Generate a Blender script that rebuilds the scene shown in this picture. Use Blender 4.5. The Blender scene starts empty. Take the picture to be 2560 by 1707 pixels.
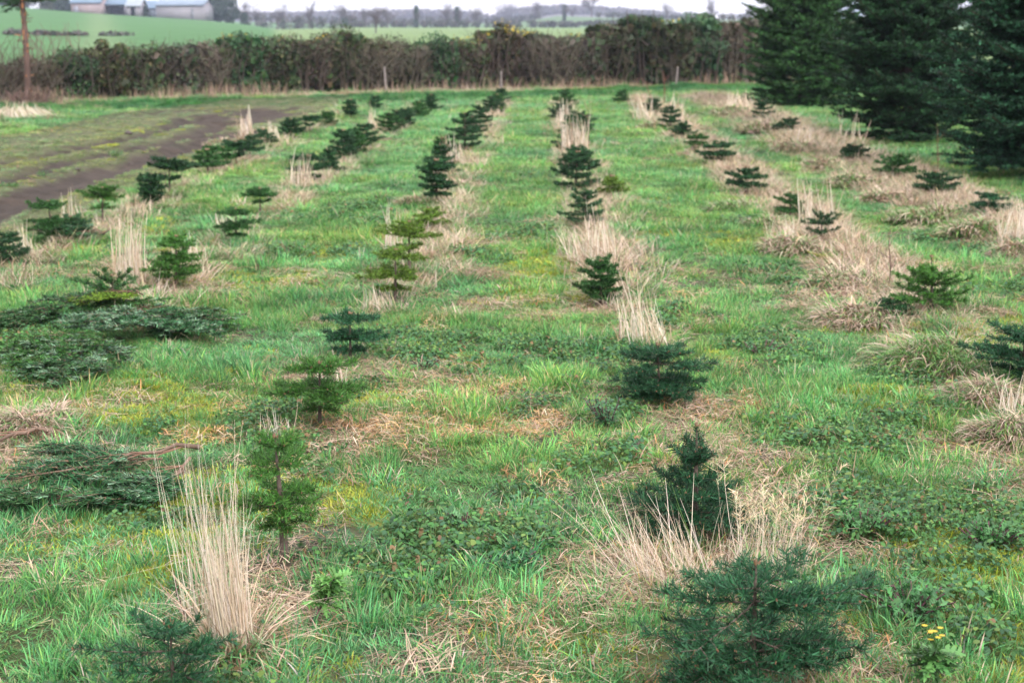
import bpy, math
import numpy as np
from mathutils import Matrix, Vector, Euler

# ------------------------------------------------------------------ camera, sky, sun, exposure
S = bpy.context.scene
COL = S.collection
CAM_H = 1.5
FPX = 4000.0                      # focal length in pixels of the 2560 px photograph
PITCH = math.atan(0.2)
YAW = math.radians(0.82)
cam_d = bpy.data.cameras.new('camera')
cam_d.sensor_width = 36.0
cam_d.lens = FPX / 2560 * 36
cam_d.clip_start = 0.05
cam_d.clip_end = 8000
cam_d.dof.use_dof = True
cam_d.dof.focus_distance = 4.7
cam_d.dof.aperture_fstop = 5.8
cam = bpy.data.objects.new('camera', cam_d)
COL.objects.link(cam)
cam.location = (0, 0, CAM_H)
cam.rotation_euler = (math.pi/2 - PITCH, 0, YAW)
S.camera = cam
S.view_settings.view_transform = 'Standard'
S.view_settings.look = 'None'
S.view_settings.exposure = 1.5
S.view_settings.gamma = 1.0
S.cycles.use_denoising = True
S.cycles.max_bounces = 7
S.cycles.diffuse_bounces = 4
S.cycles.transparent_max_bounces = 8
S.cycles.volume_bounces = 1

SUN_EL, SUN_AZ = math.radians(38), math.radians(150)      # azimuth measured from +Y clockwise
W = bpy.data.worlds.new('World'); S.world = W
W.use_nodes = True
nt = W.node_tree; nt.nodes.clear()
def wn(t, **k):
    n = nt.nodes.new(t)
    for a, b in k.items(): setattr(n, a, b)
    return n
out = wn('ShaderNodeOutputWorld'); bg = wn('ShaderNodeBackground')
sky = wn('ShaderNodeTexSky', sky_type='NISHITA', sun_disc=False, sun_elevation=SUN_EL, sun_rotation=SUN_AZ,
         air_density=1.0, dust_density=3.0, ozone_density=1.2)
tc = wn('ShaderNodeTexCoord')
mp = wn('ShaderNodeMapping'); mp.inputs['Scale'].default_value = (3.0, 3.0, 14.0)
nz = wn('ShaderNodeTexNoise'); nz.inputs['Scale'].default_value = 2.2; nz.inputs['Detail'].default_value = 6
nz.inputs['Roughness'].default_value = 0.55
rp = wn('ShaderNodeValToRGB')
rp.color_ramp.elements[0].position = 0.36; rp.color_ramp.elements[0].color = (5.2, 6.1, 7.6, 1)
rp.color_ramp.elements[1].position = 0.62; rp.color_ramp.elements[1].color = (8.9, 8.6, 8.5, 1)
e = rp.color_ramp.elements.new(0.5); e.color = (8.2, 7.4, 7.1, 1)
mx = wn('ShaderNodeMix', data_type='RGBA'); mx.inputs['Factor'].default_value = 0.85
L = nt.links.new
L(tc.outputs['Generated'], mp.inputs['Vector']); L(mp.outputs[0], nz.inputs['Vector'])
L(nz.outputs['Fac'], rp.inputs[0])
# an overcast sky is brighter overhead than at the horizon
sx = wn('ShaderNodeSeparateXYZ'); mr = wn('ShaderNodeMapRange'); mr.inputs[1].default_value = 0.0; mr.inputs[2].default_value = 1.0
mr.inputs[3].default_value = 0.60; mr.inputs[4].default_value = 1.55
gm = wn('ShaderNodeMix', data_type='RGBA', blend_type='MULTIPLY'); gm.inputs['Factor'].default_value = 1
L(tc.outputs['Generated'], sx.inputs[0]); L(sx.outputs[2], mr.inputs[0]); L(rp.outputs[0], gm.inputs[6]); L(mr.outputs[0], gm.inputs[7])
L(sky.outputs[0], mx.inputs[6]); L(gm.outputs[2], mx.inputs[7])
L(mx.outputs[2], bg.inputs[0]); bg.inputs[1].default_value = 0.118
L(bg.outputs[0], out.inputs[0])

sun_d = bpy.data.lights.new('sun', 'SUN'); sun_d.energy = 1.4; sun_d.angle = math.radians(14)
sun_d.color = (1.0, 0.95, 0.89)
sun = bpy.data.objects.new('sun', sun_d); COL.objects.link(sun)
sd = Vector((math.sin(SUN_AZ)*math.cos(SUN_EL), math.cos(SUN_AZ)*math.cos(SUN_EL), math.sin(SUN_EL)))
sun.rotation_euler = sd.to_track_quat('Z', 'Y').to_euler()
sun.location = (0, -10, 30)

# ------------------------------------------------------------------ small helpers
R = np.random.default_rng(11)
K = 2560/2352.0                    # the sizes below were read off a 2352 px wide view
CM = np.array(Euler(cam.rotation_euler).to_matrix())

def hash2(ix, iy, seed):
    h = (ix.astype(np.int64)*374761393 + iy.astype(np.int64)*668265263 + seed*974634777) & 0x7fffffff
    h = ((h ^ (h >> 13))*1274126177) & 0x7fffffff
    return ((h ^ (h >> 16)) & 0xffff)/65535.0
def vnoise(x, y, s, seed=0):
    x = np.asarray(x, float)/s; y = np.asarray(y, float)/s
    ix = np.floor(x); iy = np.floor(y); fx = x-ix; fy = y-iy
    fx = fx*fx*(3-2*fx); fy = fy*fy*(3-2*fy)
    a = hash2(ix, iy, seed); b = hash2(ix+1, iy, seed); c = hash2(ix, iy+1, seed); d = hash2(ix+1, iy+1, seed)
    return a*(1-fx)*(1-fy)+b*fx*(1-fy)+c*(1-fx)*fy+d*fx*fy
def fbm(x, y, s, seed=0, o=3):
    t = 0; a = 1; n = 0
    for k in range(o):
        t = t+a*vnoise(x, y, s/2**k, seed+k*17); n += a; a *= .55
    return t/n
def sm(a, b, x):
    t = np.clip((np.asarray(x, float)-a)/(b-a), 0, 1); return t*t*(3-2*t)

# terrain -----------------------------------------------------------
def tab(xs, es, D):                  # heights that put a crest at these native pixel rows
    u = [(x-1337)/FPX for x in xs]
    return u, [CAM_H + (52-y_)/FPX*D for y_ in es]
U_L, Z_L = tab([-600, 0, 200, 330, 520, 640, 740, 800], [4, 14, 31, 39, 50, 62, 80, 88], 380)
U_M, Z_M = tab([-600, 0, 500, 740, 900, 1400, 3000], [30, 40, 60, 72, 67, 68, 68], 470)
U_R, Z_R = tab([-600, 0, 900, 1150, 1300, 1390, 1500, 1650, 2000, 3200], [40, 40, 60, 60, 55, 40, 44, 48, 50, 50], 640)
U_F, Z_F = tab([-800, 500, 700, 820, 930, 1040, 1150, 1230, 1300, 1400, 1500, 1600, 1700, 1850, 2200, 3500],
               [35, 48, 47, 44, 44, 40, 44, 52, 36, 30, 33, 42, 50, 50, 48, 45], 1250)
ROWS = {'Z': -3.2, 'A': -2.08, 'B': -0.69, 'C': 0.49, 'D': 2.07, 'E': 3.46}
def track_d(x, y):                   # distance to the centre line of the muddy track
    TP = TRK
    best = np.full(np.shape(x), 99.0)
    for (ax, ay), (bx, by) in zip(TP[:-1], TP[1:]):
        dx, dy = bx-ax, by-ay
        t = np.clip(((x-ax)*dx+(y-ay)*dy)/(dx*dx+dy*dy), 0, 1)
        qx, qy = x-ax-t*dx, y-ay-t*dy
        d = np.hypot(qx, qy); s = np.sign(qx*dy-qy*dx)
        m = d < np.abs(best); best = np.where(m, d*s, best)
    return best
TRK = None; RUTS = None
def far_z(x, y):
    yy = np.maximum(y, 1.0); u = x/yy
    zl, zm, zr, zf = (np.interp(u, a, b) for a, b in ((U_L, Z_L), (U_M, Z_M), (U_R, Z_R), (U_F, Z_F)))
    left = sm(-0.15, -0.19, u)
    z90 = -0.35
    z = z90*sm(50, 90, y)
    z = np.where(y > 90, z90+(np.where(left > 0, zl, -0.3)-z90)*sm(90, 380, y), z)
    z = np.where(y > 380, np.where(left > 0, zl, -0.3)+(zm-np.where(left > 0, zl, -0.3))*sm(380, 470, y), z)
    z = np.where(y > 470, zm+(zr-zm)*sm(470, 640, y), z)
    z = np.where(y > 640, zr+(np.minimum(zr, zf)-3-zr)*sm(640, 800, y), z)
    z = np.where(y > 800, np.minimum(zr, zf)-3+(zf-np.minimum(zr, zf)+3)*sm(800, 1250, y), z)
    z = np.where(y > 1250, zf-0.012*(y-1250), z)
    return z
def gz(x, y):
    x = np.asarray(x, float); y = np.asarray(y, float)
    near = sm(48, 36, np.hypot(x, y))
    z = near*(0.05*(fbm(x, y, 1.3, 5)-.5)+0.022*(vnoise(x, y, .28, 9)-.5))
    z = z + near*0.05*np.exp(-((x-3.4)/.45)**2)*sm(6, 9, y) + near*0.035*np.exp(-((x-2.1)/.3)**2)*(fbm(x, y, .8, 31) > .5)
    if TRK is not None:
        d = track_d(x, y)
        z = z + near*.05*sm(2.6, 1.8, np.abs(d))*(vnoise(x, y, .16, 55)-.5)
    if RUTS is not None:
        for pl, wdh, st_ in RUTS:
            q = poly_d(x, y, pl); z = z - near*.055*np.exp(-(q/wdh)**2) + near*.022*np.exp(-((q-wdh*1.5)/.1)**2)
    return z + far_z(x, y)

def ray(px, py):
    d = CM @ np.array([(px-1280)/FPX, -(py-853.5)/FPX, -1.0]); return d
def gp(px, py, disp=True):           # where the sight line through a point of the photo meets the ground
    if disp: px, py = px*K, py*K
    d = ray(px, py); z = 0.0
    for _ in range(6):
        t = (z-CAM_H)/d[2]; p = d*t
        if not 0 < t < 4000: break
        z = float(gz(p[0], p[1]))
    return np.array([p[0], p[1], z])
def height_over(base, py, disp=True):
    if disp: py = py*K
    d = ray(1280, py); t = base[1]/d[1]
    return CAM_H + d[2]*t - base[2]
def wid(base, w, disp=True):
    return w*(K if disp else 1)*base[1]*1.0/FPX*1.02

TRK = None
_t = [gp(-260, 560), gp(0, 432), gp(210, 372), gp(430, 305), gp(560, 268), gp(760, 236)]
TRK = [(p[0], p[1]) for p in _t]

# mesh building -----------------------------------------------------
class MB:
    def __init__(s): s.V = []; s.F = []; s.M = []; s.C = []; s.n = 0
    def add(s, V, F, col, mi=0):
        V = np.asarray(V, float).reshape(-1, 3); F = np.asarray(F, int).reshape(-1, 4)
        c = np.asarray(col, float)
        if c.ndim == 1: c = np.tile(c, (len(V), 1))
        s.V.append(V); s.F.append(F+s.n); s.M.append(np.full(len(F), mi)); s.C.append(c[:, :3]); s.n += len(V)
    def build(s, name, mats, parent=None, smooth=False, link=True):
        if not s.V: return None
        V = np.concatenate(s.V); F = np.concatenate(s.F); M = np.concatenate(s.M); C = np.concatenate(s.C)
        me = bpy.data.meshes.new(name)
        me.vertices.add(len(V)); me.vertices.foreach_set('co', V.ravel())
        me.loops.add(len(F)*4); me.loops.foreach_set('vertex_index', F.ravel().astype(np.int32))
        me.polygons.add(len(F)); me.polygons.foreach_set('loop_start', np.arange(0, len(F)*4, 4, dtype=np.int32))
        me.polygons.foreach_set('loop_total', np.full(len(F), 4, dtype=np.int32))
        me.polygons.foreach_set('material_index', M.astype(np.int32))
        if smooth: me.polygons.foreach_set('use_smooth', np.ones(len(F), bool))
        a = me.color_attributes.new('Col', 'FLOAT_COLOR', 'POINT')
        a.data.foreach_set('color', np.concatenate([C, np.ones((len(C), 1))], 1).ravel().astype(np.float32))
        for m in (mats if isinstance(mats, (list, tuple)) else [mats]): me.materials.append(m)
        me.update(calc_edges=True)
        o = bpy.data.objects.new(name, me)
        if link: COL.objects.link(o)
        if parent is not None: o.parent = parent
        return o

def nrm(a): return a/np.maximum(np.linalg.norm(a, axis=-1, keepdims=True), 1e-9)
def ribbons(mb, P, Wd, side, col, mi=0):
    """P (n,k,3) centre lines, Wd (n,k) widths, side (n,3), col (n,3) or (n,k,3)"""
    n, k, _ = P.shape
    s = side[:, None, :]*Wd[..., None]*.5
    V = np.stack([P-s, P+s], 2)                       # n,k,2,3
    idx = np.arange(n*k*2).reshape(n, k, 2)
    F = np.stack([idx[:, :-1, 0], idx[:, :-1, 1], idx[:, 1:, 1], idx[:, 1:, 0]], -1)
    col = np.asarray(col)
    c = np.broadcast_to(col[:, None, None, :] if col.ndim == 2 else col[:, :, None, :], (n, k, 2, 3)).reshape(-1, 3)
    mb.add(V.reshape(-1, 3), F.reshape(-1, 4), c, mi)
def frusta(mb, P0, P1, r0, r1, col, mi=0, n=5):
    P0 = np.asarray(P0, float).reshape(-1, 3); P1 = np.asarray(P1, float).reshape(-1, 3); m = len(P0)
    r0 = np.broadcast_to(r0, (m,)); r1 = np.broadcast_to(r1, (m,))
    ax = nrm(P1-P0); ref = np.where(np.abs(ax[:, 2:3]) > .9, [[1., 0, 0]], [[0, 0, 1.]])
    u = nrm(np.cross(ax, ref)); v = np.cross(ax, u)
    a = np.arange(n)*2*np.pi/n
    rg = u[:, None]*np.cos(a)[None, :, None]+v[:, None]*np.sin(a)[None, :, None]
    V = np.stack([P0[:, None]+rg*r0[:, None, None], P1[:, None]+rg*r1[:, None, None]], 1)
    idx = np.arange(m*2*n).reshape(m, 2, n); nx = np.roll(idx, -1, 2)
    F = np.stack([idx[:, 0], nx[:, 0], nx[:, 1], idx[:, 1]], -1).reshape(-1, 4)
    c = np.asarray(col, float)
    if c.ndim == 2: c = np.repeat(c, 2*n, 0)
    mb.add(V.reshape(-1, 3), F, c, mi)
def tube(mb, P, rad, col, mi=0, n=7):
    P = np.asarray(P, float); k = len(P); rad = np.broadcast_to(rad, (k,))
    ax = nrm(np.gradient(P, axis=0)); ref = np.where(np.abs(ax[:, 2:3]) > .9, [[1., 0, 0]], [[0, 0, 1.]])
    u = nrm(np.cross(ax, ref)); v = np.cross(ax, u); a = np.arange(n)*2*np.pi/n
    V = P[:, None]+(u[:, None]*np.cos(a)[None, :, None]+v[:, None]*np.sin(a)[None, :, None])*rad[:, None, None]
    idx = np.arange(k*n).reshape(k, n); nx = np.roll(idx, -1, 1)
    F = np.stack([idx[:-1], nx[:-1], nx[1:], idx[1:]], -1).reshape(-1, 4)
    c = np.asarray(col, float)
    if c.ndim == 2: c = np.repeat(c, n, 0)
    mb.add(V.reshape(-1, 3), F, c, mi)
def box(mb, lo, hi, col, mi=0, M=None):
    x0, y0, z0 = lo; x1, y1, z1 = hi
    V = np.array([[x0, y0, z0], [x1, y0, z0], [x1, y1, z0], [x0, y1, z0], [x0, y0, z1], [x1, y0, z1], [x1, y1, z1], [x0, y1, z1]], float)
    if M is not None: V = V@M.T
    mb.add(V, [[3, 2, 1, 0], [4, 5, 6, 7], [0, 1, 5, 4], [1, 2, 6, 5], [2, 3, 7, 6], [3, 0, 4, 7]], col, mi)
def vary(rng, base, n, amt=.18, hue=.06):
    b = np.asarray(base, float)
    return np.clip(b*(1+amt*rng.standard_normal((n, 1)))*(1+hue*rng.standard_normal((n, 3))), .004, .9)
def mixc(rng, cols, probs, n, amt=.15, hue=.05):
    cols = np.asarray(cols, float); i = rng.choice(len(cols), n, p=np.asarray(probs)/sum(probs))
    return np.clip(cols[i]*(1+amt*rng.standard_normal((n, 1)))*(1+hue*rng.standard_normal((n, 3))), .004, .9)

def tag(o, label=None, cat=None, group=None, kind=None):
    if label: o['label'] = label
    if cat: o['category'] = cat
    if group: o['group'] = group
    if kind: o['kind'] = kind
    return o
def empty(name, loc, **k):
    o = bpy.data.objects.new(name, None); COL.objects.link(o); o.location = loc; o.empty_display_size = .1
    return tag(o, **k)

# materials ---------------------------------------------------------
def material(name, rough=.6, trans=0., spec=.3, instancer=False, bump=0., bscale=30., mott=0., mscale=8., coord='Object', metal=0):
    m = bpy.data.materials.new(name); m.use_nodes = True
    t = m.node_tree; N = t.nodes; N.clear(); l = t.links.new
    o = N.new('ShaderNodeOutputMaterial'); p = N.new('ShaderNodeBsdfPrincipled')
    p.inputs['Roughness'].default_value = rough; p.inputs['Specular IOR Level'].default_value = spec
    p.inputs['Metallic'].default_value = metal
    a = N.new('ShaderNodeAttribute'); a.attribute_name = 'Col'
    c = a.outputs['Color']
    if instancer:
        b = N.new('ShaderNodeAttribute'); b.attribute_type = 'INSTANCER'; b.attribute_name = 'tint'
        x = N.new('ShaderNodeMix'); x.data_type = 'RGBA'; x.blend_type = 'MULTIPLY'; x.inputs[0].default_value = 1
        l(c, x.inputs[6]); l(b.outputs['Color'], x.inputs[7]); c = x.outputs[2]
    if mott > 0:
        tcn = N.new('ShaderNodeTexCoord'); nn = N.new('ShaderNodeTexNoise'); nn.inputs['Scale'].default_value = mscale
        nn.inputs['Detail'].default_value = 5
        l(tcn.outputs[coord], nn.inputs['Vector'])
        mr = N.new('ShaderNodeMapRange'); mr.inputs[1].default_value = .3; mr.inputs[2].default_value = .7
        mr.inputs[3].default_value = 1-mott; mr.inputs[4].default_value = 1+mott
        l(nn.outputs['Fac'], mr.inputs[0])
        x = N.new('ShaderNodeMix'); x.data_type = 'RGBA'; x.blend_type = 'MULTIPLY'; x.inputs[0].default_value = 1
        l(c, x.inputs[6]); l(mr.outputs[0], x.inputs[7]); c = x.outputs[2]
    if bump > 0:
        tcn = N.new('ShaderNodeTexCoord'); nn = N.new('ShaderNodeTexNoise'); nn.inputs['Scale'].default_value = bscale
        nn.inputs['Detail'].default_value = 6
        l(tcn.outputs[coord], nn.inputs['Vector'])
        bm = N.new('ShaderNodeBump'); bm.inputs['Strength'].default_value = bump; bm.inputs['Distance'].default_value = .02
        l(nn.outputs['Fac'], bm.inputs['Height']); l(bm.outputs[0], p.inputs['Normal'])
    l(c, p.inputs['Base Color'])
    if trans > 0:
        tr = N.new('ShaderNodeBsdfTranslucent'); l(c, tr.inputs['Color'])
        ms = N.new('ShaderNodeMixShader'); ms.inputs[0].default_value = trans
        l(p.outputs[0], ms.inputs[1]); l(tr.outputs[0], ms.inputs[2]); l(ms.outputs[0], o.inputs[0])
    else: l(p.outputs[0], o.inputs[0])
    return m
M_GRASS = material('grass_blade', .5, .35, .22, instancer=True)
M_DRY = material('dead_straw', .75, .2, .15, instancer=True)
M_LEAF = material('weed_leaf', .55, .3, .2, instancer=True)
M_STRAW = material('straw_stalk', .65, .15, .25)
M_NEEDLE = material('fir_needle', .5, .15, .2)
M_FIR = material('fir_shoot', .6, .1, .2)
M_BARK = material('bark', .85, 0, .2, bump=.4, bscale=90)
M_BUD = material('bud', .5, 0, .4)
M_HLEAF = material('hedge_leaf', .55, .2, .3)
M_TWIG = material('twig', .85, 0, .15)
M_WALL = material('painted_block_wall', .8, 0, .2, mott=.12, mscale=.5, bump=.1, bscale=2)
M_ROOF = material('metal_sheet_roof', .55, 0, .4, mott=.15, mscale=.4)
M_MUD = material('mud', .6, 0, .4, bump=.6, bscale=25, mott=.3, mscale=6)
M_WOOD = material('weathered_wood', .85, 0, .2, bump=.4, bscale=40, mott=.2, mscale=20)
M_LEAFP = material('leaf', .5, .25, .35)

# ------------------------------------------------------------------ what covers the ground
# (x, y, rx, ry in the 2352 px view, kind, strength)
PATCH = [
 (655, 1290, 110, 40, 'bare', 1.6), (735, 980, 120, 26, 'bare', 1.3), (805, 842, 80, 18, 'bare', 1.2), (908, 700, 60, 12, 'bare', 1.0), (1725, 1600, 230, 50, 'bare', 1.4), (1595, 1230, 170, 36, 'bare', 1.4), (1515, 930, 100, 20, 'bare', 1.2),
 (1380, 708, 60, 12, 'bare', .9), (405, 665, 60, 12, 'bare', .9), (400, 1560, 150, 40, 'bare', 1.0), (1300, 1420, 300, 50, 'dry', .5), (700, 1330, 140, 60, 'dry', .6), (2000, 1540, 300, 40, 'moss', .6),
 (1540, 985, 150, 40, 'dry', 1.3), (1700, 945, 150, 30, 'orange', 1.0), (1430, 1360, 200, 60, 'dry', 1.3), (1600, 1290, 160, 60, 'dry', .9),
 (1000, 985, 150, 40, 'orange', .9), (1080, 895, 170, 30, 'orange', .7), (1200, 985, 130, 30, 'orange', .9), (860, 900, 60, 40, 'dry', .5),
 (990, 1345, 130, 26, 'orange', 1.2), (800, 1040, 90, 60, 'dry', 1.2), (700, 860, 120, 40, 'dry', .8), (630, 1350, 120, 60, 'dry', .9),
 (560, 1450, 150, 70, 'dry', 1.2), (1950, 1520, 160, 60, 'dry', 1.2), (1780, 1470, 180, 70, 'dry', .7), (2080, 1400, 140, 40, 'orange', .5), (350, 1480, 120, 50, 'dry', .6),
 (60, 970, 100, 90, 'dry', 1.1), (2330, 1130, 90, 60, 'dry', 1.0), (2230, 900, 100, 50, 'dry', 1.0), (2000, 690, 110, 60, 'dry', 1.0),
 (1930, 600, 90, 50, 'dry', .9), (1130, 640, 100, 20, 'dry', .4), (700, 640, 110, 20, 'dry', .6), (1000, 725, 80, 20, 'orange', .5),
 (360, 690, 90, 30, 'dry', .6), (1320, 520, 60, 20, 'dry', .8), (1400, 460, 60, 20, 'dry', .5), (1100, 560, 100, 14, 'dry', .4),
 (700, 1200, 100, 60, 'bare', .9), (620, 1290, 90, 40, 'bare', .8), (430, 1350, 70, 50, 'bare', .7), (700, 1400, 90, 60, 'bare', .6), (1620, 1230, 200, 40, 'bare', .7),
 (730, 880, 110, 40, 'bare', .7), (820, 1010, 80, 30, 'bare', .5), (1560, 940, 100, 25, 'bare', .6), (1380, 985, 60, 25, 'bare', .5), (520, 1400, 80, 60, 'bare', .5),
 (310, 1310, 130, 60, 'moss', 1.5), (170, 1230, 60, 30, 'moss', .3), (420, 1230, 110, 40, 'moss', .8), (2270, 1545, 120, 30, 'moss', 1.5), (1640, 815, 60, 16, 'moss', 1.2),
 (950, 800, 70, 20, 'moss', 1.1), (1050, 960, 240, 30, 'moss', .45), (880, 1160, 110, 40, 'moss', .5), (1250, 1430, 200, 40, 'moss', .4), (1350, 1500, 200, 60, 'moss', .5), (440, 990, 70, 40, 'moss', .7),
 (1280, 800, 110, 20, 'moss', .7), (760, 1530, 90, 40, 'moss', .8), (1800, 1330, 160, 40, 'moss', .25), (2200, 1330, 170, 50, 'moss', .5),
 (980, 1270, 170, 60, 'leafy', 1.4), (1170, 1270, 120, 45, 'leafy', 1.0), (870, 1250, 90, 50, 'leafy', 1.1), (1280, 1160, 110, 45, 'leafy', .9), (2100, 1240, 260, 80, 'leafy', 1.3), (1980, 1180, 150, 50, 'leafy', 1.0),
 (2250, 1180, 150, 60, 'leafy', 1.0), (2060, 1380, 200, 60, 'leafy', .8), (1420, 930, 80, 40, 'leafy', 1.2), (1450, 1015, 60, 25, 'leafy', 1.1), (970, 830, 60, 22, 'leafy', 1.3), (1110, 850, 40, 14, 'leafy', 1.0),
 (1350, 800, 110, 26, 'leafy', .9), (1760, 800, 90, 25, 'leafy', 1.2), (1830, 990, 160, 40, 'leafy', .8), (2050, 990, 150, 40, 'leafy', .7), (400, 1180, 90, 40, 'leafy', .7), (1840, 640, 80, 30, 'leafy', .7),
 (330, 730, 120, 20, 'leafy', .4), (1230, 410, 50, 14, 'leafy', .8), (760, 1100, 70, 30, 'leafy', .5), (380, 1520, 100, 50, 'leafy', .6), (2300, 1470, 80, 60, 'leafy', .8),
 (230, 1100, 200, 60, 'green', .8), (350, 850, 230, 70, 'green', 1.0), (1100, 1480, 330, 60, 'green', .9), (1130, 1110, 200, 50, 'green', .8), (1290, 1000, 120, 50, 'green', .5),
 (150, 1420, 180, 90, 'green', .8), (1900, 1060, 200, 60, 'green', .7), (2200, 1090, 200, 50, 'green', .8), (560, 790, 140, 60, 'green', .8),
]
PW = []
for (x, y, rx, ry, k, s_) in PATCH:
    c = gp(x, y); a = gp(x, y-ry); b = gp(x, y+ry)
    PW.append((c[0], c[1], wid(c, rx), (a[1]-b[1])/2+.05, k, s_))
def cover(x, y):
    """per point: weights for straw, orange straw, moss, leafy weeds, bare soil, mud"""
    x = np.asarray(x, float); y = np.asarray(y, float); d = np.hypot(x, y)
    w = {k: np.zeros(x.shape) for k in ('dry', 'orange', 'moss', 'leafy', 'bare', 'green')}
    wx = x+.25*(fbm(x, y, .35, 61)-.5); wy = y+.5*(fbm(x, y, .35, 71)-.5)
    for (cx, cy, rx, ry, k, s_) in PW:
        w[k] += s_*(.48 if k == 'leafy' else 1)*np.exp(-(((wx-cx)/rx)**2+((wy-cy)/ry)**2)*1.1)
    n1 = fbm(x, y, .9, 101, 4); n2 = fbm(x, y, .7, 202, 4); n3 = fbm(x, y, .8, 303, 4); n4 = fbm(x, y, .3, 404, 3)
    nearw = sm(13, 6, d)
    w['dry'] += (.18+.55*nearw)*sm(.58, .74, n1) + (.2+.3*nearw)*sm(.55, .75, n4)
    w['moss'] += 1.1*sm(.54, .70, n2)*sm(16, 7, d)
    w['leafy'] += .6*sm(.6, .74, n3)*sm(24, 8, d)
    w['orange'] *= 1
    w['bare'] += .7*nearw*sm(.57, .72, fbm(x, y, .45, 1707, 3))
    w['orange'] += .3*nearw*sm(.6, .75, fbm(x, y, .6, 505, 3))
    # dead grass along the tree rows
    for k, s_, sg in (('Z', .45, .18), ('A', .50, .18), ('B', .60, .16), ('C', .8, .18), ('D', 1.3, .26), ('E', 1.9, .42)):
        lum = sm(.18, .52, fbm(x, y, .8, hash(k) % 1 + ord(k), 3))
        w['dry'] += s_*1.4*sm(4.5, 5.5, hedge_d(x, y))*np.exp(-((x-ROWS[k]-.1*(fbm(x*0, y, 1.0, ord(k))-.5))/sg)**2)*lum*sm(7, 10, d)*sm(37, 30, y)
    w['dry'] += 1.0*np.exp(-((hedge_d(x, y)-.5)/.45)**2); w['green'] += 3*sm(.9, 1.4, hedge_d(x, y))*sm(5.2, 4.2, hedge_d(x, y))
    w['dry'] += 1.5*sm(.45, .6, n1)*sm(-6.5, -8, x)*sm(22, 25, y)*sm(-.2, 1.2, hedge_d(x, y))*sm(6, 3, hedge_d(x, y))
    td = track_d(x, y)
    mudn = fbm(x, y, .45, 707, 4); jx = x+.16*(fbm(x, y, .4, 811)-.5); jy = y+.4*(fbm(x, y, .5, 821)-.5)
    mud = np.zeros(x.shape)
    for pl, wdh, st_ in RUTS: mud = mud+st_*np.exp(-(poly_d(jx, jy, pl)/wdh)**4)
    mud = mud*(.35+sm(.25, .5, mudn))
    for (mx_, my_, rx_, ry_) in MUDS: mud = mud+1.4*np.exp(-(((jx-mx_)/rx_)**2+((jy-my_)/ry_)**2)**2)*sm(.25, .5, mudn)
    mud = mud*sm(60, 45, y)*sm(.1, 1.5, hedge_d(x, y)-.8)
    w['moss'] += .5*sm(1.6, .8, np.abs(td))*sm(14, 18, y)*.4
    w['orange'] *= sm(1.5, 3.5, np.abs(td))
    w['mud'] = np.clip(mud, 0, 1)
    w['d'] = d
    return w
_h0, _h1 = gp(0, 232), gp(1760, 190)
HX0, HY0 = _h0[0], _h0[1]; HX1, HY1 = _h1[0], _h1[1]
def hedge_d(x, y):                   # metres in front of the hedge's foot (positive towards the camera)
    dx, dy = HX1-HX0, HY1-HY0; l_ = math.hypot(dx, dy)
    return ((x-HX0)*dy-(y-HY0)*dx)/l_
def poly_d(x, y, pl):
    best = np.full(np.shape(x), 99.0)
    for (ax, ay), (bx, by) in zip(pl[:-1], pl[1:]):
        dx, dy = bx-ax, by-ay; t = np.clip(((x-ax)*dx+(y-ay)*dy)/(dx*dx+dy*dy), 0, 1)
        best = np.minimum(best, np.hypot(x-ax-t*dx, y-ay-t*dy))
    return best
def PL(*p): return [tuple(gp(a, b)[:2]) for a, b in p]
RUTS = [(PL((-300, 425), (0, 376), (200, 342), (330, 312), (470, 272)), .17, 2.5), (PL((-300, 480), (0, 418), (130, 380), (300, 343), (430, 315), (520, 285)), .18, 2.6),
        (PL((-300, 600), (0, 488), (110, 440), (210, 402), (330, 366), (440, 338), (560, 306)), .25, 2.6), (PL((330, 262), (430, 254), (560, 250), (640, 252)), .30, 1.8)]
_a, _b = gp(520, 272), gp(600, 262)
MUDS = [(_a[0], _a[1], .8, 1.7), (_b[0], _b[1], .75, 2.2)]

# ------------------------------------------------------------------ ground sheet
def axis(lo, hi, n, k):
    a, b = math.asinh(lo/k), math.asinh(hi/k)
    return np.sinh(np.linspace(a, b, n))*k
gx = axis(-1400, 1400, 560, 3.0)
gy = np.concatenate([np.linspace(-60, 2.5, 26)[:-1], np.linspace(2.5, 14, 250)[:-1], np.linspace(14, 42, 270)[:-1], 42*np.exp(np.linspace(0, math.log(2400/42), 230))])
X, Y = np.meshgrid(gx, gy)
Z = gz(X, Y)
V = np.stack([X, Y, Z], -1).reshape(-1, 3)
ni, nj = X.shape
idx = np.arange(ni*nj).reshape(ni, nj)
F = np.stack([idx[:-1, :-1], idx[:-1, 1:], idx[1:, 1:], idx[1:, :-1]], -1).reshape(-1, 4)
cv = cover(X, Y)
def lerp(a, b, t): return a*(1-t[..., None])+np.asarray(b)*t[..., None]
base = np.zeros(X.shape+(3,))+np.array([.034, .045, .018])
base = lerp(base, (.10, .072, .045), np.clip(cv['dry']*.8+cv['orange']*.7, 0, 1))
base = lerp(base, (.12, .14, .025), np.clip(cv['moss'], 0, .85))
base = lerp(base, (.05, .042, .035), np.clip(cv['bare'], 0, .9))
base = lerp(base, (.075, .080, .040), sm(2.3, 1.6, np.abs(track_d(X, Y)))*(X < -3.5)*.8)
near_f = sm(38, 44, np.hypot(X, Y))
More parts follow.
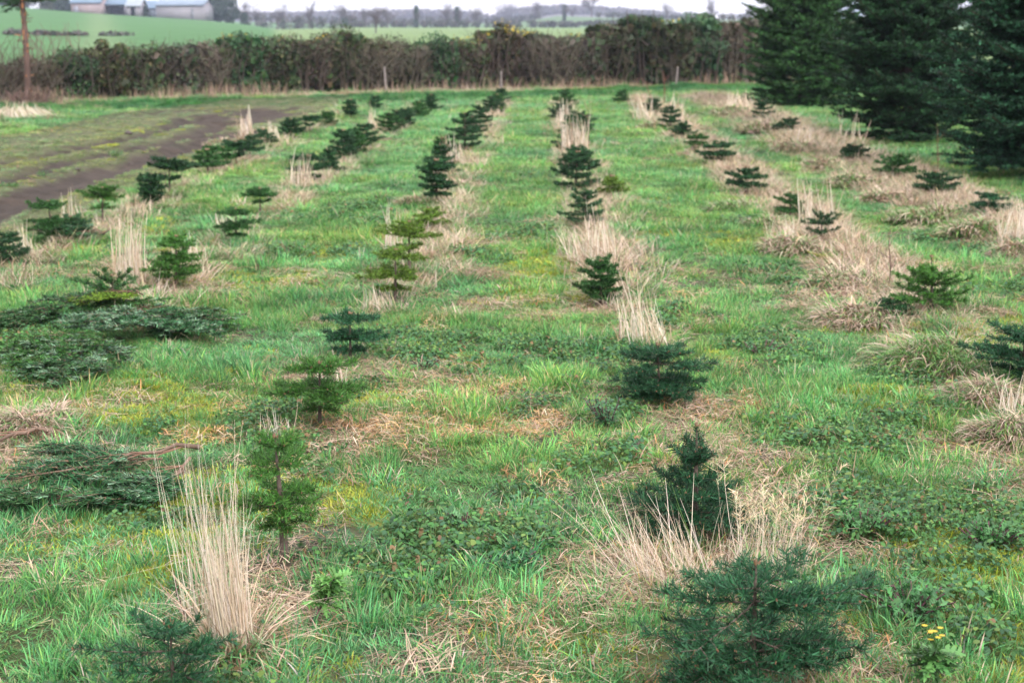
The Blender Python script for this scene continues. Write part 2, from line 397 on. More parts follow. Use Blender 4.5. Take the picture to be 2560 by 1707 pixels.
# fields beyond the hedge
U = X/np.maximum(Y, 1)
fld = np.zeros(X.shape+(3,))+np.array([.06, .125, .055])
fld = lerp(fld, (.042, .112, .034), ((U < -.14) & (Y < 460)).astype(float))
fld = lerp(fld, (.105, .16, .058), ((U > -.16) & (Y < 460)).astype(float))
hj = (U-(-.09))*900
fld = lerp(fld, (.07, .12, .06), sm(480, 500, Y)*sm(.45, .55, fbm(X, Y, 130, 5, 1)))
fld = lerp(fld, (.09, .08, .085), sm(800, 900, Y)*sm(.40, .44, fbm(X, Y, 160, 15, 2)))
pth = np.exp(-((U-(-.268))*Y/1.9)**2)*((Y > 60) & (Y < 380))
fld = lerp(fld, (.12, .17, .08), pth*.6)
fld *= (1+.05*np.sin(X*1.1)*((U < -.14) & (Y < 460)))[..., None]
fld *= (1+.22*(fbm(X, Y, 9, 77, 3)-.5))[..., None]
base = lerp(base, fld, near_f)
base = base*(1-near_f[..., None])+fld*near_f[..., None]
base = lerp(base, (.034, .026, .021), cv['mud']*(1-near_f))
base *= (1+(1.1*cv['mud']*(fbm(X, Y, .25, 66, 3)-.5)))[..., None]
mb = MB(); mb.add(V, F, base.reshape(-1, 3))
M_GROUND = material('soil_and_turf', .9, 0, .15, bump=.9, bscale=28, mott=.28, mscale=9)
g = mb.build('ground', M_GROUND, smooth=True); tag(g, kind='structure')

# ------------------------------------------------------------------ grass, straw, moss, weeds: source clumps
SRC = bpy.data.collections.new('clump_sources')
def src_coll(name, objs):
    c = bpy.data.collections.new(name)
    for i, o in enumerate(objs):
        o.name = '%s_%02d' % (name, i); c.objects.link(o)
    return c
def blade_clump(seed, n, rad, l0, l1, w, lean, bend, base_cols, probs, tip=None, k=4, flat=0.0, mat=M_GRASS):
    r = np.random.default_rng(seed); mb = MB()
    a = r.uniform(0, 2*np.pi, n); q = rad*np.sqrt(r.uniform(0, 1, n))
    root = np.stack([q*np.cos(a), q*np.sin(a), np.full(n, -.008)], -1)
    az = a+r.normal(0, 1.0, n)
    ln = r.uniform(l0, l1, n)
    le = np.abs(r.normal(lean, lean*.5, n)); be = r.uniform(.3, 1, n)*bend
    if flat > 0: le = np.where(r.uniform(0, 1, n) < flat, r.uniform(1.15, 1.5, n), le); az = r.uniform(0, 2*np.pi, n)
    t = np.linspace(0, 1, k)
    P = np.zeros((n, k, 3)); P[:, 0] = root
    for i in range(1, k):
        ang = le+be*t[i]; ang = np.minimum(ang, 1.75)
        st = ln/(k-1)
        P[:, i] = P[:, i-1]+np.stack([np.sin(ang)*np.cos(az), np.sin(ang)*np.sin(az), np.cos(ang)], -1)*st[:, None]
    if flat > 0: P[..., 2] += r.uniform(0, .03, n)[:, None]
    P[..., 2] = np.maximum(P[..., 2], -.008)
    wd = w*r.uniform(.7, 1.3, n)[:, None]*np.array([.8, 1, .75, .12] if k == 4 else np.interp(np.linspace(0, 1, k), [0, .4, .8, 1], [.8, 1, .7, .12]))[None]
    sa = az+np.pi/2+r.normal(0, .5, n)
    side = np.stack([np.cos(sa), np.sin(sa), r.normal(0, .3, n)], -1); side = nrm(side)
    c = mixc(r, base_cols, probs, n)
    cc = np.repeat(c[:, None], k, 1)
    if tip is not None:
        m = r.uniform(0, 1, n) < .25; cc[m, -1] = tip; cc[m, -2] = .5*cc[m, -2]+.5*np.asarray(tip)
    ribbons(mb, P, wd, side, cc)
    return mb.build('clump', mat, link=False)
G1, G2, G3, G4 = (.080, .250, .060), (.142, .385, .120), (.058, .20, .068), (.22, .41, .085)
ST, ST2, OR_, BR = (.48, .385, .28), (.37, .285, .20), (.44, .27, .12), (.19, .13, .09)
greens = [blade_clump(100+i, 60, .055, .016, .050, .0027, .45, .9, [G1, G2, G3, G4, ST], [4, 3.5, 3, 1.2, .3], tip=(.34, .3, .14)) for i in range(8)]
talls = [blade_clump(140+i, 75, .05, .034, .078, .0030, .36, 1.1, [G1, G2, G3, G4, ST], [3, 4, 3, 1, .6], tip=(.45, .36, .2), k=5) for i in range(4)]
drys = [blade_clump(160+i, 84, .085, .025, .085, .0023, .7, 1.3, [ST, ST2, OR_, BR, G1], [5, 4, .6, 1.6, .6], flat=.8, mat=M_DRY) for i in range(5)]
oranges = [blade_clump(180+i, 80, .075, .022, .065, .0026, .7, 1.5, [ST, (.50, .33, .17), (.45, .26, .11), BR], [3, 4, 2, .8], flat=.6, mat=M_DRY) for i in range(4)]
mosses = [blade_clump(200+i, 150, .075, .010, .026, .0040, .6, 1.0, [(.27, .32, .035), (.34, .38, .05), (.18, .26, .035), (.3, .26, .06)], [3, 3, 2, 1], mat=M_GRASS) for i in range(4)]
uprights = [blade_clump(190+i, 50, .075, .05, .14, .0026, .5, .8, [(.55, .46, .37), ST, ST2, BR, G1], [3, 3, 2, .8, .8], mat=M_DRY) for i in range(3)]
def leaf_clump(seed):
    r = np.random.default_rng(seed); mb = MB(); n = 110
    a = r.uniform(0, 2*np.pi, n); q = .085*np.sqrt(r.uniform(0, 1, n)); h = r.uniform(.004, .042, n)
    c = np.stack([q*np.cos(a), q*np.sin(a), h], -1)
    az = a+r.normal(0, .8, n); el = r.normal(.15, .5, n); ln = r.uniform(.008, .021, n)
    d = np.stack([np.cos(az)*np.cos(el), np.sin(az)*np.cos(el), np.sin(el)], -1)
    k = 4; t = np.array([0, .35, .72, 1.0])
    P = c[:, None]+d[:, None]*(t[None, :, None]*ln[:, None, None]); P[..., 2] -= (t**2)[None]*ln[:, None]*.35
    wd = ln[:, None]*np.array([.15, .75, .62, .1])[None]
    side = nrm(np.stack([-np.sin(az), np.cos(az), r.normal(0, .3, n)], -1))
    ribbons(mb, P, wd, side, mixc(r, [(.055, .15, .045), (.075, .19, .05), (.04, .11, .05), (.13, .2, .05), (.14, .09, .05)], [4, 3, 3, 1, .18], n))
    root = c.copy(); root[:, :2] *= .3; root[:, 2] = -.008
    ribbons(mb, np.stack([root, c], 1), np.full((n, 2), .0012), side, vary(r, (.08, .12, .04), n))
    return mb.build('clump', M_LEAF, link=False)
leafs = [leaf_clump(220+i) for i in range(5)]

C_GREEN = src_coll('grass_clump', greens+talls); C_DRY = src_coll('straw_clump', drys+oranges+uprights)
C_MOSS = src_coll('moss_clump', mosses); C_LEAF = src_coll('weed_clump', leafs)

def scatter(name, coll, P, rot, sc, idx, tint, label, cat):
    me = bpy.data.meshes.new(name); me.vertices.add(len(P)); me.vertices.foreach_set('co', P.ravel())
    def at(nm, ty, key, arr):
        a = me.attributes.new(nm, ty, 'POINT'); a.data.foreach_set(key, arr.ravel().astype(np.float32 if key != 'value' or ty == 'FLOAT' else np.int32))
    at('rot', 'FLOAT_VECTOR', 'vector', rot); at('sc', 'FLOAT_VECTOR', 'vector', sc); at('tint', 'FLOAT_VECTOR', 'vector', tint)
    at('idx', 'INT', 'value', idx)
    me.update()
    o = bpy.data.objects.new(name, me); COL.objects.link(o)
    ng = bpy.data.node_groups.new(name+'_scatter', 'GeometryNodeTree')
    ng.interface.new_socket('Geometry', in_out='INPUT', socket_type='NodeSocketGeometry')
    ng.interface.new_socket('Geometry', in_out='OUTPUT', socket_type='NodeSocketGeometry')
    gi = ng.nodes.new('NodeGroupInput'); go = ng.nodes.new('NodeGroupOutput')
    ip = ng.nodes.new('GeometryNodeInstanceOnPoints'); ci = ng.nodes.new('GeometryNodeCollectionInfo')
    ci.inputs['Collection'].default_value = coll; ci.inputs['Separate Children'].default_value = True; ci.inputs['Reset Children'].default_value = True
    ip.inputs['Pick Instance'].default_value = True
    def na(nm, ty):
        n = ng.nodes.new('GeometryNodeInputNamedAttribute'); n.data_type = ty; n.inputs['Name'].default_value = nm; return n.outputs['Attribute']
    l = ng.links.new
    l(gi.outputs[0], ip.inputs['Points']); l(ci.outputs[0], ip.inputs['Instance'])
    l(na('idx', 'INT'), ip.inputs['Instance Index']); l(na('rot', 'FLOAT_VECTOR'), ip.inputs['Rotation']); l(na('sc', 'FLOAT_VECTOR'), ip.inputs['Scale'])
    l(ip.outputs[0], go.inputs[0])
    md = o.modifiers.new('scatter', 'NODES'); md.node_group = ng
    tag(o, label=label, cat=cat, kind='stuff')
    return o

def region(d0, d1, dens):
    """random ground points of the seen wedge (with a wide margin for side steps)"""
    hw = .37*d1+1.2
    n = int(dens*(d1-d0)*2*hw)
    x = R.uniform(-hw, hw, n); y = R.uniform(d0, d1, n)
    m = np.abs(x+.014*y) < .36*y+1.1
    return x[m], y[m]
acc = {k: [] for k in ('green', 'dry', 'moss', 'leafy')}
for (d0, d1, dens, s0, hz) in ((2.6, 8.5, 520, 1.0, 1.0), (8.5, 18, 230, 1.35, 1.0), (18, 44, 80, 2.0, 1.05)):
    x, y = region(d0, d1, dens)
    ok = hedge_d(x, y) > -.2; x, y = x[ok], y[ok]
    w = cover(x, y); n = len(x); r = R.uniform(0, 1, n)
    tot_dry = w['dry']+w['orange']
    g_ = .85+w['green']*1.2+.5*fbm(x, y, .5, 900)
    ps = np.stack([g_, tot_dry*1.15, w['moss']*1.1, w['leafy']*1.3, w['bare']*1.4], -1)
    ps = ps**1.7; ps /= ps.sum(-1, keepdims=True)
    cs = ps.cumsum(-1); kind = (r[:, None] > cs).sum(-1)
    mudkill = R.uniform(0, 1, n) < w['mud']*1.02
    thin = (np.abs(track_d(x, y)) < 2.1) & (x < -3.55) & (R.uniform(0, 1, n) < .2)
    kind = np.where(mudkill | thin, 9, kind)
    kind = np.where((kind == 4) & (R.uniform(0, 1, n) < .25), 1, kind)
    z = gz(x, y)
    tuft = fbm(x, y, .33, 888, 2)
    for kid, kn in ((0, 'green'), (1, 'dry'), (2, 'moss'), (3, 'leafy')):
        m = kind == kid; k = m.sum(); xx, yy, zz = x[m], y[m], z[m]
        rot = np.stack([R.normal(0, .12, k), R.normal(0, .12, k), R.uniform(0, 6.28, k)], -1)
        s = s0*R.uniform(.75, 1.25, k)*np.where((np.abs(track_d(xx, yy)) < 2.4) & (xx < -3.55), .6, 1.0); hs = hz*R.uniform(.7, 1.25, k)
        if kn == 'green':
            ht = .55+1.0*sm(.3, .7, tuft[m])
            ontrk = (np.abs(track_d(xx, yy)) < 2.2) & (xx < -3.55)
            ht = np.where(ontrk, .5, ht); hs = hs*ht
            isT = (R.uniform(0, 1, k) < .12*sm(.45, .6, tuft[m])+.03*w['green'][m]) & ~ontrk
            ix = np.where(isT, R.integers(8, 12, k), R.integers(0, 8, k))
            cn = fbm(xx, yy, .8, 1200, 3); cn2 = fbm(xx, yy, .45, 1300, 2)
            tint = np.ones((k, 3))*((.88+.6*(cn2-.5))*R.uniform(.62, 1.38, k))[:, None]
            yl = sm(.45, .75, cn)[:, None]; bl = sm(.5, .25, cn)[:, None]
            tint = tint*(1+yl*np.array([.30, .08, -.12]))*(1+bl*np.array([-.08, 0, .25]))
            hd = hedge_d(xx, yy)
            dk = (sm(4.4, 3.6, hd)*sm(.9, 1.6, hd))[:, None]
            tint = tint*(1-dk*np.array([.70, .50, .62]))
            tint = np.where(ontrk[:, None], tint*np.array([1.35, .82, 1.0]), tint)
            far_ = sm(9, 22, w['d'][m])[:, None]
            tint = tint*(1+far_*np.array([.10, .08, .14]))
        elif kn == 'dry':
            isO = R.uniform(0, 1, k) < (w['orange'][m]/(tot_dry[m]+1e-6))
            ix = np.where(isO, R.integers(5, 9, k), R.integers(0, 5, k))
            tint = np.ones((k, 3))*R.uniform(.65, 1.15, (k, 1)); hs *= .9
            rd = np.min([np.abs(xx-v_)/(1.5 if q_ == 'E' else 1.0) for q_, v_ in ROWS.items()], 0)
            up_ = (R.uniform(0, 1, k) < .7*sm(.4, .15, rd)*sm(7, 10, yy)+.25*sm(1.2, .6, hedge_d(xx, yy)))
            ix = np.where(up_, R.integers(9, 12, k), ix)
            gr = (R.uniform(0, 1, k) < .25)
            tint[gr] *= np.array([.75, .66, .6])
        elif kn == 'moss':
            ix = R.integers(0, 4, k); tint = np.ones((k, 3))*R.uniform(.7, 1.2, (k, 1)); hs *= 1.2
        else:
            ix = R.integers(0, 5, k); tint = np.ones((k, 3))*R.uniform(.75, 1.35, (k, 1)); hs *= 1.1
        sc = np.stack([s, s, hs*(s0**.25)], -1)
        acc[kn].append((np.stack([xx, yy, zz], -1), rot, sc, ix, tint))
        if kn != 'green' and kn != 'moss':          # sparse green blades come up through the dead grass and weeds
            q = R.uniform(0, 1, k) < (.34 if kn == 'dry' else .8); kk = q.sum()
            acc['green'].append((np.stack([xx[q], yy[q], zz[q]], -1), rot[q], sc[q]*np.array([1, 1, .7]), R.integers(0, 8, kk), np.ones((kk, 3))*.9))
def cat_(k): return [np.concatenate([a[i] for a in acc[k]]) for i in range(5)]
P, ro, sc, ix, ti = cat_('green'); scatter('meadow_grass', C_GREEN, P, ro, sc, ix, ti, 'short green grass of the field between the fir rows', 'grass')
P, ro, sc, ix, ti = cat_('dry'); scatter('dead_grass', C_DRY, P, ro, sc, ix, ti, 'matted straw coloured dead grass lying in patches', 'dead grass')
P, ro, sc, ix, ti = cat_('moss'); scatter('moss', C_MOSS, P, ro, sc, ix, ti, 'yellow green moss patches among the grass', 'moss')
P, ro, sc, ix, ti = cat_('leafy'); scatter('low_weeds', C_LEAF, P, ro, sc, ix, ti, 'dark green small leaved weeds creeping over the ground', 'weeds')

# ------------------------------------------------------------------ fir shoots and saplings
def needles(mb, S0, S1, dens, ln, w, col, rng, mi=0, up=.25, lay=.35, amt=.2):
    """brush the shoots S0->S1 with needles"""
    S0 = np.asarray(S0); S1 = np.asarray(S1); Ls = np.linalg.norm(S1-S0, axis=1)
    cnt = np.maximum(3, (Ls*dens).astype(int)); i = np.repeat(np.arange(len(S0)), cnt); n = len(i)
    t = rng.uniform(0, 1, n); ax = nrm(S1-S0)[i]
    p = S0[i]+(S1-S0)[i]*t[:, None]
    ref = np.where(np.abs(ax[:, 2:3]) > .93, [[1., 0, 0]], [[0, 0, 1.]])
    sd_ = nrm(np.cross(ax, ref)); uv = np.cross(sd_, ax)
    ph = rng.uniform(0, 2*np.pi, n)
    rad = sd_*np.cos(ph)[:, None]+uv*(np.sin(ph)*(1-lay)+up*(.6+.4*np.abs(np.sin(ph))))[:, None]
    rad = nrm(rad)
    f = rng.normal(.95, .17, n); d = nrm(ax*np.cos(f)[:, None]+rad*np.sin(f)[:, None])
    l_ = ln*rng.uniform(.7, 1.15, n)*(1-.35*t**6)
    tip = p+d*l_[:, None]
    side = nrm(np.cross(d, rng.normal(0, 1, (n, 3))+np.array([0, 0, .8])))
    P = np.stack([p, tip], 1); wd = np.stack([np.full(n, w), np.full(n, w*.6)], 1)*rng.uniform(.8, 1.2, n)[:, None]
    c = vary(rng, col, n, amt+.18, .09)*(.85+.35*t)[:, None]
    ribbons(mb, P, wd, side, c, mi)
def branch_shoots(rng, p0, az, el, L_, curl=.25, twigs=4, sag=0., sub=True):
    k = 6; P = [np.array(p0, float)]; a, e_ = az, el
    for i in range(k-1):
        d = np.array([math.cos(a)*math.cos(e_), math.sin(a)*math.cos(e_), math.sin(e_)])
        P.append(P[-1]+d*L_/(k-1)); e_ += curl/(k-1)-sag/(k-1); a += rng.normal(0, .05)
    P = np.array(P); S0 = list(P[:-1]); S1 = list(P[1:]); wood = [(P[j], P[j+1], 1-j/(k), 1-(j+1)/k) for j in range(k-1)]
    tips = [P[-1]]
    ts = np.linspace(.28, .9, twigs)
    for t in ts:
        for sgn in (-1, 1):
            if rng.uniform() < .08: continue
            tt = min(.97, t+rng.normal(0, .04)); q = np.array([np.interp(tt*(k-1), range(k), P[:, c]) for c in range(3)])
            l2 = L_*(.16+.42*(1-tt))*rng.uniform(.75, 1.15)
            a2 = az+sgn*rng.normal(.85, .12); e2 = el+curl*tt-sag*tt+rng.normal(.03, .12)
            d = np.array([math.cos(a2)*math.cos(e2), math.sin(a2)*math.cos(e2), math.sin(e2)])
            m_ = q+d*l2*.5; a3 = a2-sgn*.25; d3 = np.array([math.cos(a3)*math.cos(e2+.1), math.sin(a3)*math.cos(e2+.1), math.sin(e2+.1)])
            en = m_+d3*l2*.5
            S0 += [q, m_]; S1 += [m_, en]; wood += [(q, m_, .45, .35), (m_, en, .35, .2)]; tips.append(en)
            if sub and l2 > .06 and rng.uniform() < .5:
                for s3 in (-1, 1):
                    a4 = a2+s3*.8; l4 = l2*.42
                    d4 = np.array([math.cos(a4)*math.cos(e2), math.sin(a4)*math.cos(e2), math.sin(e2)])
                    S0.append(m_); S1.append(m_+d4*l4); wood.append((m_, m_+d4*l4, .25, .15)); tips.append(m_+d4*l4)
    return P, np.array(S0), np.array(S1), wood, tips
BARKC = (.085, .065, .055)
TINT = {'blue': (.020, .072, .032), 'dark': (.020, .062, .024), 'green': (.046, .128, .024), 'lime': (.085, .150, .022), 'mid': (.027, .085, .022)}
STYLE = {
 'low': dict(w=[(.10, 1.0, 6, -.02), (.20, .95, 6, .03), (.34, .75, 6, .10), (.50, .5, 5, .25), (.63, .42, 6, .6)], lead=.26),
 'spire': dict(w=[(.12, .9, 6, -.02), (.24, 1.0, 6, .02), (.38, .85, 6, .12), (.52, .6, 5, .25), (.64, .5, 6, .55)], lead=.24),
 'wide': dict(w=[(.20, .8, 5, -.06), (.33, 1.0, 6, -.02), (.43, .75, 5, .0), (.69, 1.0, 5, .05), (.81, .62, 6, .15)], lead=.14),
 'full': dict(w=[(.32, .6, 4, -.12), (.44, 1.0, 6, -.06), (.57, .8, 5, .0), (.79, .85, 6, .0), (.90, .6, 5, .3)], lead=.08),
 'bushy': dict(w=[(.18, .9, 5, -.06), (.36, 1.0, 5, .02), (.56, .85, 5, .06), (.76, .72, 5, .12), (.87, .5, 4, .35)], lead=.12),
 'cone': dict(w=[(.14, 1.0, 5, .0), (.34, .95, 5, .04), (.54, .8, 5, .08), (.74, .6, 5, .15), (.88, .4, 4, .4)], lead=.12),
 'tier': dict(w=[(.30, .55, 4, -.08), (.52, 1.0, 7, .02), (.60, .6, 4, .0), (.88, .78, 6, .06), (.92, .4, 4, .25)], lead=.06),
 'table': dict(w=[(.45, .6, 3, .1), (.74, 1.0, 7, .1), (.82, .6, 5, .15), (.93, .7, 5, .12)], lead=.04),
 'leader': dict(w=[(.22, 1.0, 6, .0), (.33, .8, 5, .1), (.50, .85, 6, .30), (.58, .6, 5, .5), (.64, .35, 3, .8)], lead=.36),
 'tall': dict(w=[(.24, .65, 5, .0), (.38, .95, 6, .02), (.52, .8, 6, .06), (.62, .7, 5, .1), (.80, .85, 6, .08), (.87, .6, 5, .35)], lead=.08),
 'flat': dict(w=[(.35, 1.0, 7, .02), (.6, .85, 6, .12), (.8, .5, 4, .3)], lead=.12),
 'open': dict(w=[(.40, .8, 3, -.02), (.66, 1.0, 4, .10), (.80, .6, 3, .45)], lead=.16),
}
def sapling(bx, by, ty, wpx, style, tint, label, seed, group='young fir saplings planted in rows', azs=None):
    b = gp(bx, by); d = math.hypot(b[0], b[1]); H = max(.12, height_over(b, ty)); Rr = wid(b, wpx)/2
    rng = np.random.default_rng(seed)
    root = empty('fir_sapling', b, label=label, cat='fir sapling', group=group)
    root.rotation_euler = (0, 0, 0)
    st = STYLE[style]; col = np.array(TINT[tint])*rng.uniform(.88, 1.12)
    near = d < 6.6; mid = d < 13
    dens, nl, nw = (980, .024, .0023) if near else ((1050, .022, .0032) if mid else (620, .028, .0068))
    if not mid: nl *= 1.05
    lean = rng.normal(0, .03, 2); top = H*(1-.0)
    zt = np.linspace(0, 1, 7); TP = np.stack([lean[0]*H*zt**1.3, lean[1]*H*zt**1.3, -.02+zt*(top+.02)*(1-st['lead']*.0)], -1)
    tr = MB(); r0 = max(.007, H*.040)
    tube(tr, TP, np.interp(zt, [0, .6, 1], [r0, r0*.5, r0*.13]), np.array(BARKC)*rng.uniform(.8, 1.2), 0, 7)
    # leader shoot and its bud
    zl0 = 1-st['lead']; pl = np.array([lean[0]*H*zl0, lean[1]*H*zl0, H*zl0]); pt = TP[-1]
    tr.build('trunk', M_BARK, root, smooth=True)
    lb = MB(); needles(lb, [pl], [pt], dens*.9 if style == 'leader' else dens, nl*(.45 if style == 'leader' else .8), nw, np.array(col)*(1.5 if style == 'leader' else 1.1), rng, 0, up=0)
    frusta(lb, [pt], [pt+[0, 0, nl*.5]], nw*1.9, nw*.6, (.13, .075, .04), 1)
    for a in range(3):
        o_ = np.array([math.cos(a*2.1), math.sin(a*2.1), .3])*nw*2.2
        frusta(lb, [pt+o_-[0, 0, .002]], [pt+o_*1.8+[0, 0, nl*.25]], nw*1.5, nw*.5, (.13, .075, .04), 1)
    lb.build('leader_shoot', [M_NEEDLE, M_BUD], root)
    allm = MB() if not mid else None
    for (zf, lf, n, el) in st['w']:
        if not mid: pass
        a0 = rng.uniform(0, 6.28)
        for j in range(n):
            az = a0+j*2*math.pi/n+rng.normal(0, .22); L_ = Rr*lf*(rng.uniform(.85, 1.2) if style == 'wide' else rng.uniform(.65, 1.15)); zz = zf*H*(1+rng.normal(0, .02))
            p0 = np.array([lean[0]*zz, lean[1]*zz, zz])
            P_, S0, S1, wood, tips = branch_shoots(rng, p0, az, el+rng.normal(0, .07), L_, curl=(.08 if style in ('tier', 'table', 'flat', 'wide') else .2), twigs=(4 if near and L_ > .1 and style != 'open' else (2 if style == 'open' else 3)), sub=near)
            bm = allm if allm is not None else MB()
            needles(bm, S0, S1, dens, nl, nw, col*rng.uniform(.85, 1.2), rng, 0)
            w0 = np.array([w[0] for w in wood]); w1 = np.array([w[1] for w in wood]); ra = np.array([w[2] for w in wood]); rb = np.array([w[3] for w in wood])
            rr = max(.0016, L_*.016)
            frusta(bm, w0, w1, ra*rr, rb*rr, np.array(BARKC)*1.3, 1, 4)
            if near:
                for tp in tips[::3]:
                    fr = rng.normal(0, .0015, (2, 3))
                    frusta(bm, tp+fr-[0, 0, .0015], tp+fr+[0, 0, .0035], .0016, .0008, (.16, .08, .045), 2, 5)
            if allm is None: bm.build('branch', [M_NEEDLE, M_BARK, M_BUD], root)
    if allm is not None: allm.build('crown', [M_NEEDLE, M_BARK, M_BUD], root)
    return root

ROWN = {'Z': 'far left row beside the muddy track', 'A': 'second row from the left', 'B': 'row just left of the middle', 'C': 'row just right of the middle',
        'D': 'second row from the right', 'E': 'rightmost row of dead grass mounds'}
ORD = ['nearest', 'second', 'third', 'fourth', 'fifth', 'sixth', 'seventh', 'eighth', 'ninth', 'tenth', 'eleventh', 'twelfth', 'thirteenth', 'fourteenth', 'fifteenth']
SAP = {
 'C': [(1725, 1592, 1290, 500, 'wide', 'blue'), (1595, 1225, 975, 345, 'low', 'blue'), (1515, 925, 790, 220, 'wide', 'blue'), (1380, 705, 600, 130, 'tall', 'mid'),
       (1345, 520, 440, 120, 'bushy', 'dark'), (1405, 455, 405, 66, 'flat', 'lime'), (1322, 435, 350, 125, 'cone', 'dark'), (1312, 345, 300, 90, 'bushy', 'dark'), (1330, 305, 262, 80, 'bushy', 'dark'),
       (1290, 275, 240, 70, 'cone', 'dark'), (1297, 245, 208, 60, 'cone', 'mid')],
 'B': [(400, 1610, 1435, 400, 'open', 'blue'), (655, 1285, 1003, 225, 'full', 'green'), (735, 975, 835, 235, 'tier', 'green'), (805, 838, 722, 155, 'tier', 'blue'),
       (908, 697, 575, 160, 'tier', 'lime'), (940, 625, 510, 150, 'table', 'lime'), (985, 530, 478, 100, 'flat', 'lime'), (1003, 470, 368, 90, 'tall', 'dark'), (1015, 405, 335, 80, 'cone', 'dark'),
       (1068, 348, 262, 100, 'cone', 'dark'), (1100, 300, 246, 75, 'cone', 'dark'), (1130, 268, 224, 60, 'bushy', 'dark'), (1152, 240, 205, 50, 'cone', 'dark')],
 'A': [(262, 730, 635, 200, 'open', 'mid'), (405, 662, 545, 150, 'tall', 'green'), (543, 562, 482, 100, 'tier', 'mid'), (598, 492, 434, 85, 'table', 'mid'), (710, 422, 360, 90, 'tier', 'dark'),
       (757, 398, 345, 65, 'cone', 'dark'), (792, 368, 300, 85, 'bushy', 'dark'), (838, 338, 288, 75, 'bushy', 'dark'), (895, 306, 262, 70, 'bushy', 'mid'), (930, 292, 252, 60, 'bushy', 'dark'), (962, 272, 235, 55, 'cone', 'mid'),
       (990, 256, 218, 55, 'cone', 'dark')],
 'Z': [(25, 618, 540, 110, 'bushy', 'dark'), (120, 562, 465, 120, 'tier', 'mid'), (165, 548, 500, 120, 'flat', 'dark'), (236, 515, 432, 105, 'table', 'green'), (350, 472, 403, 80, 'tall', 'dark'), (390, 447, 368, 115, 'table', 'dark'),
       (478, 400, 345, 90, 'flat', 'mid'), (543, 383, 328, 90, 'table', 'dark'), (607, 338, 298, 66, 'flat', 'dark'), (668, 316, 276, 66, 'bushy', 'dark'), (712, 304, 268, 56, 'table', 'dark'), (752, 292, 258, 52, 'bushy', 'mid'),
       (806, 272, 230, 42, 'tall', 'dark'), (862, 252, 222, 36, 'bushy', 'dark')],
 'D': [(2345, 885, 760, 270, 'tier', 'blue'), (2140, 722, 588, 185, 'leader', 'green'), (2045, 742, 688, 130, 'flat', 'dark'), (1885, 560, 490, 110, 'open', 'dark'), (1815, 492, 442, 90, 'flat', 'mid'),
       (1712, 448, 385, 100, 'flat', 'dark'), (1648, 382, 330, 90, 'tier', 'dark'), (1566, 322, 285, 66, 'cone', 'dark'), (1540, 298, 246, 62, 'cone', 'dark'), (1500, 262, 228, 46, 'bushy', 'dark'), (1430, 236, 210, 46, 'bushy', 'mid')],
 'E': [(2268, 500, 445, 86, 'tier', 'blue'), (2148, 450, 395, 112, 'flat', 'dark'), (2062, 410, 358, 115, 'flat', 'mid'), (1960, 372, 335, 80, 'flat', 'dark'), (1812, 308, 272, 66, 'flat', 'dark'), (1750, 276, 232, 54, 'bushy', 'dark')],
}
SAP['C'] += [(1330, 392, 340, 95, 'cone', 'dark'), (1318, 322, 280, 80, 'tier', 'mid')]
SAP['B'] += [(1022, 372, 318, 70, 'bushy', 'mid'), (1085, 322, 270, 70, 'cone', 'dark'), (1142, 254, 218, 48, 'cone', 'mid')]
SAP['A'] += [(815, 352, 305, 70, 'cone', 'mid'), (912, 298, 256, 56, 'cone', 'dark')]
SAP['Z'] += [(510, 392, 340, 78, 'tier', 'mid'), (575, 360, 312, 66, 'flat', 'dark')]
SAP['D'] += [(1600, 352, 312, 60, 'tier', 'mid')]
for q_ in SAP: SAP[q_].sort(key=lambda t_: -t_[1])
ORD += ['sixteenth', 'seventeenth', 'eighteenth', 'nineteenth']
LOOK = {'low': 'low wide skirted', 'full': 'full slender', 'spire': 'pointed bushy', 'wide': 'broad many branched', 'bushy': 'dense bushy', 'cone': 'cone shaped', 'tier': 'two tiered', 'table': 'flat topped', 'leader': 'upright leader topped', 'tall': 'slender tall', 'flat': 'low spreading', 'open': 'open branched'}
TN = {'blue': 'blue green', 'dark': 'dark green', 'green': 'bright green', 'lime': 'yellow green', 'mid': 'green'}
sd_n = 500
for rk, lst in SAP.items():
    for i, (bx, by, ty, wp, sty, tn) in enumerate(lst):
        sd_n += 1
        sapling(bx, by, ty, wp, sty, tn, '%s %s fir sapling, %s in the %s' % (TN[tn], LOOK[sty], ORD[i], ROWN[rk]), sd_n)

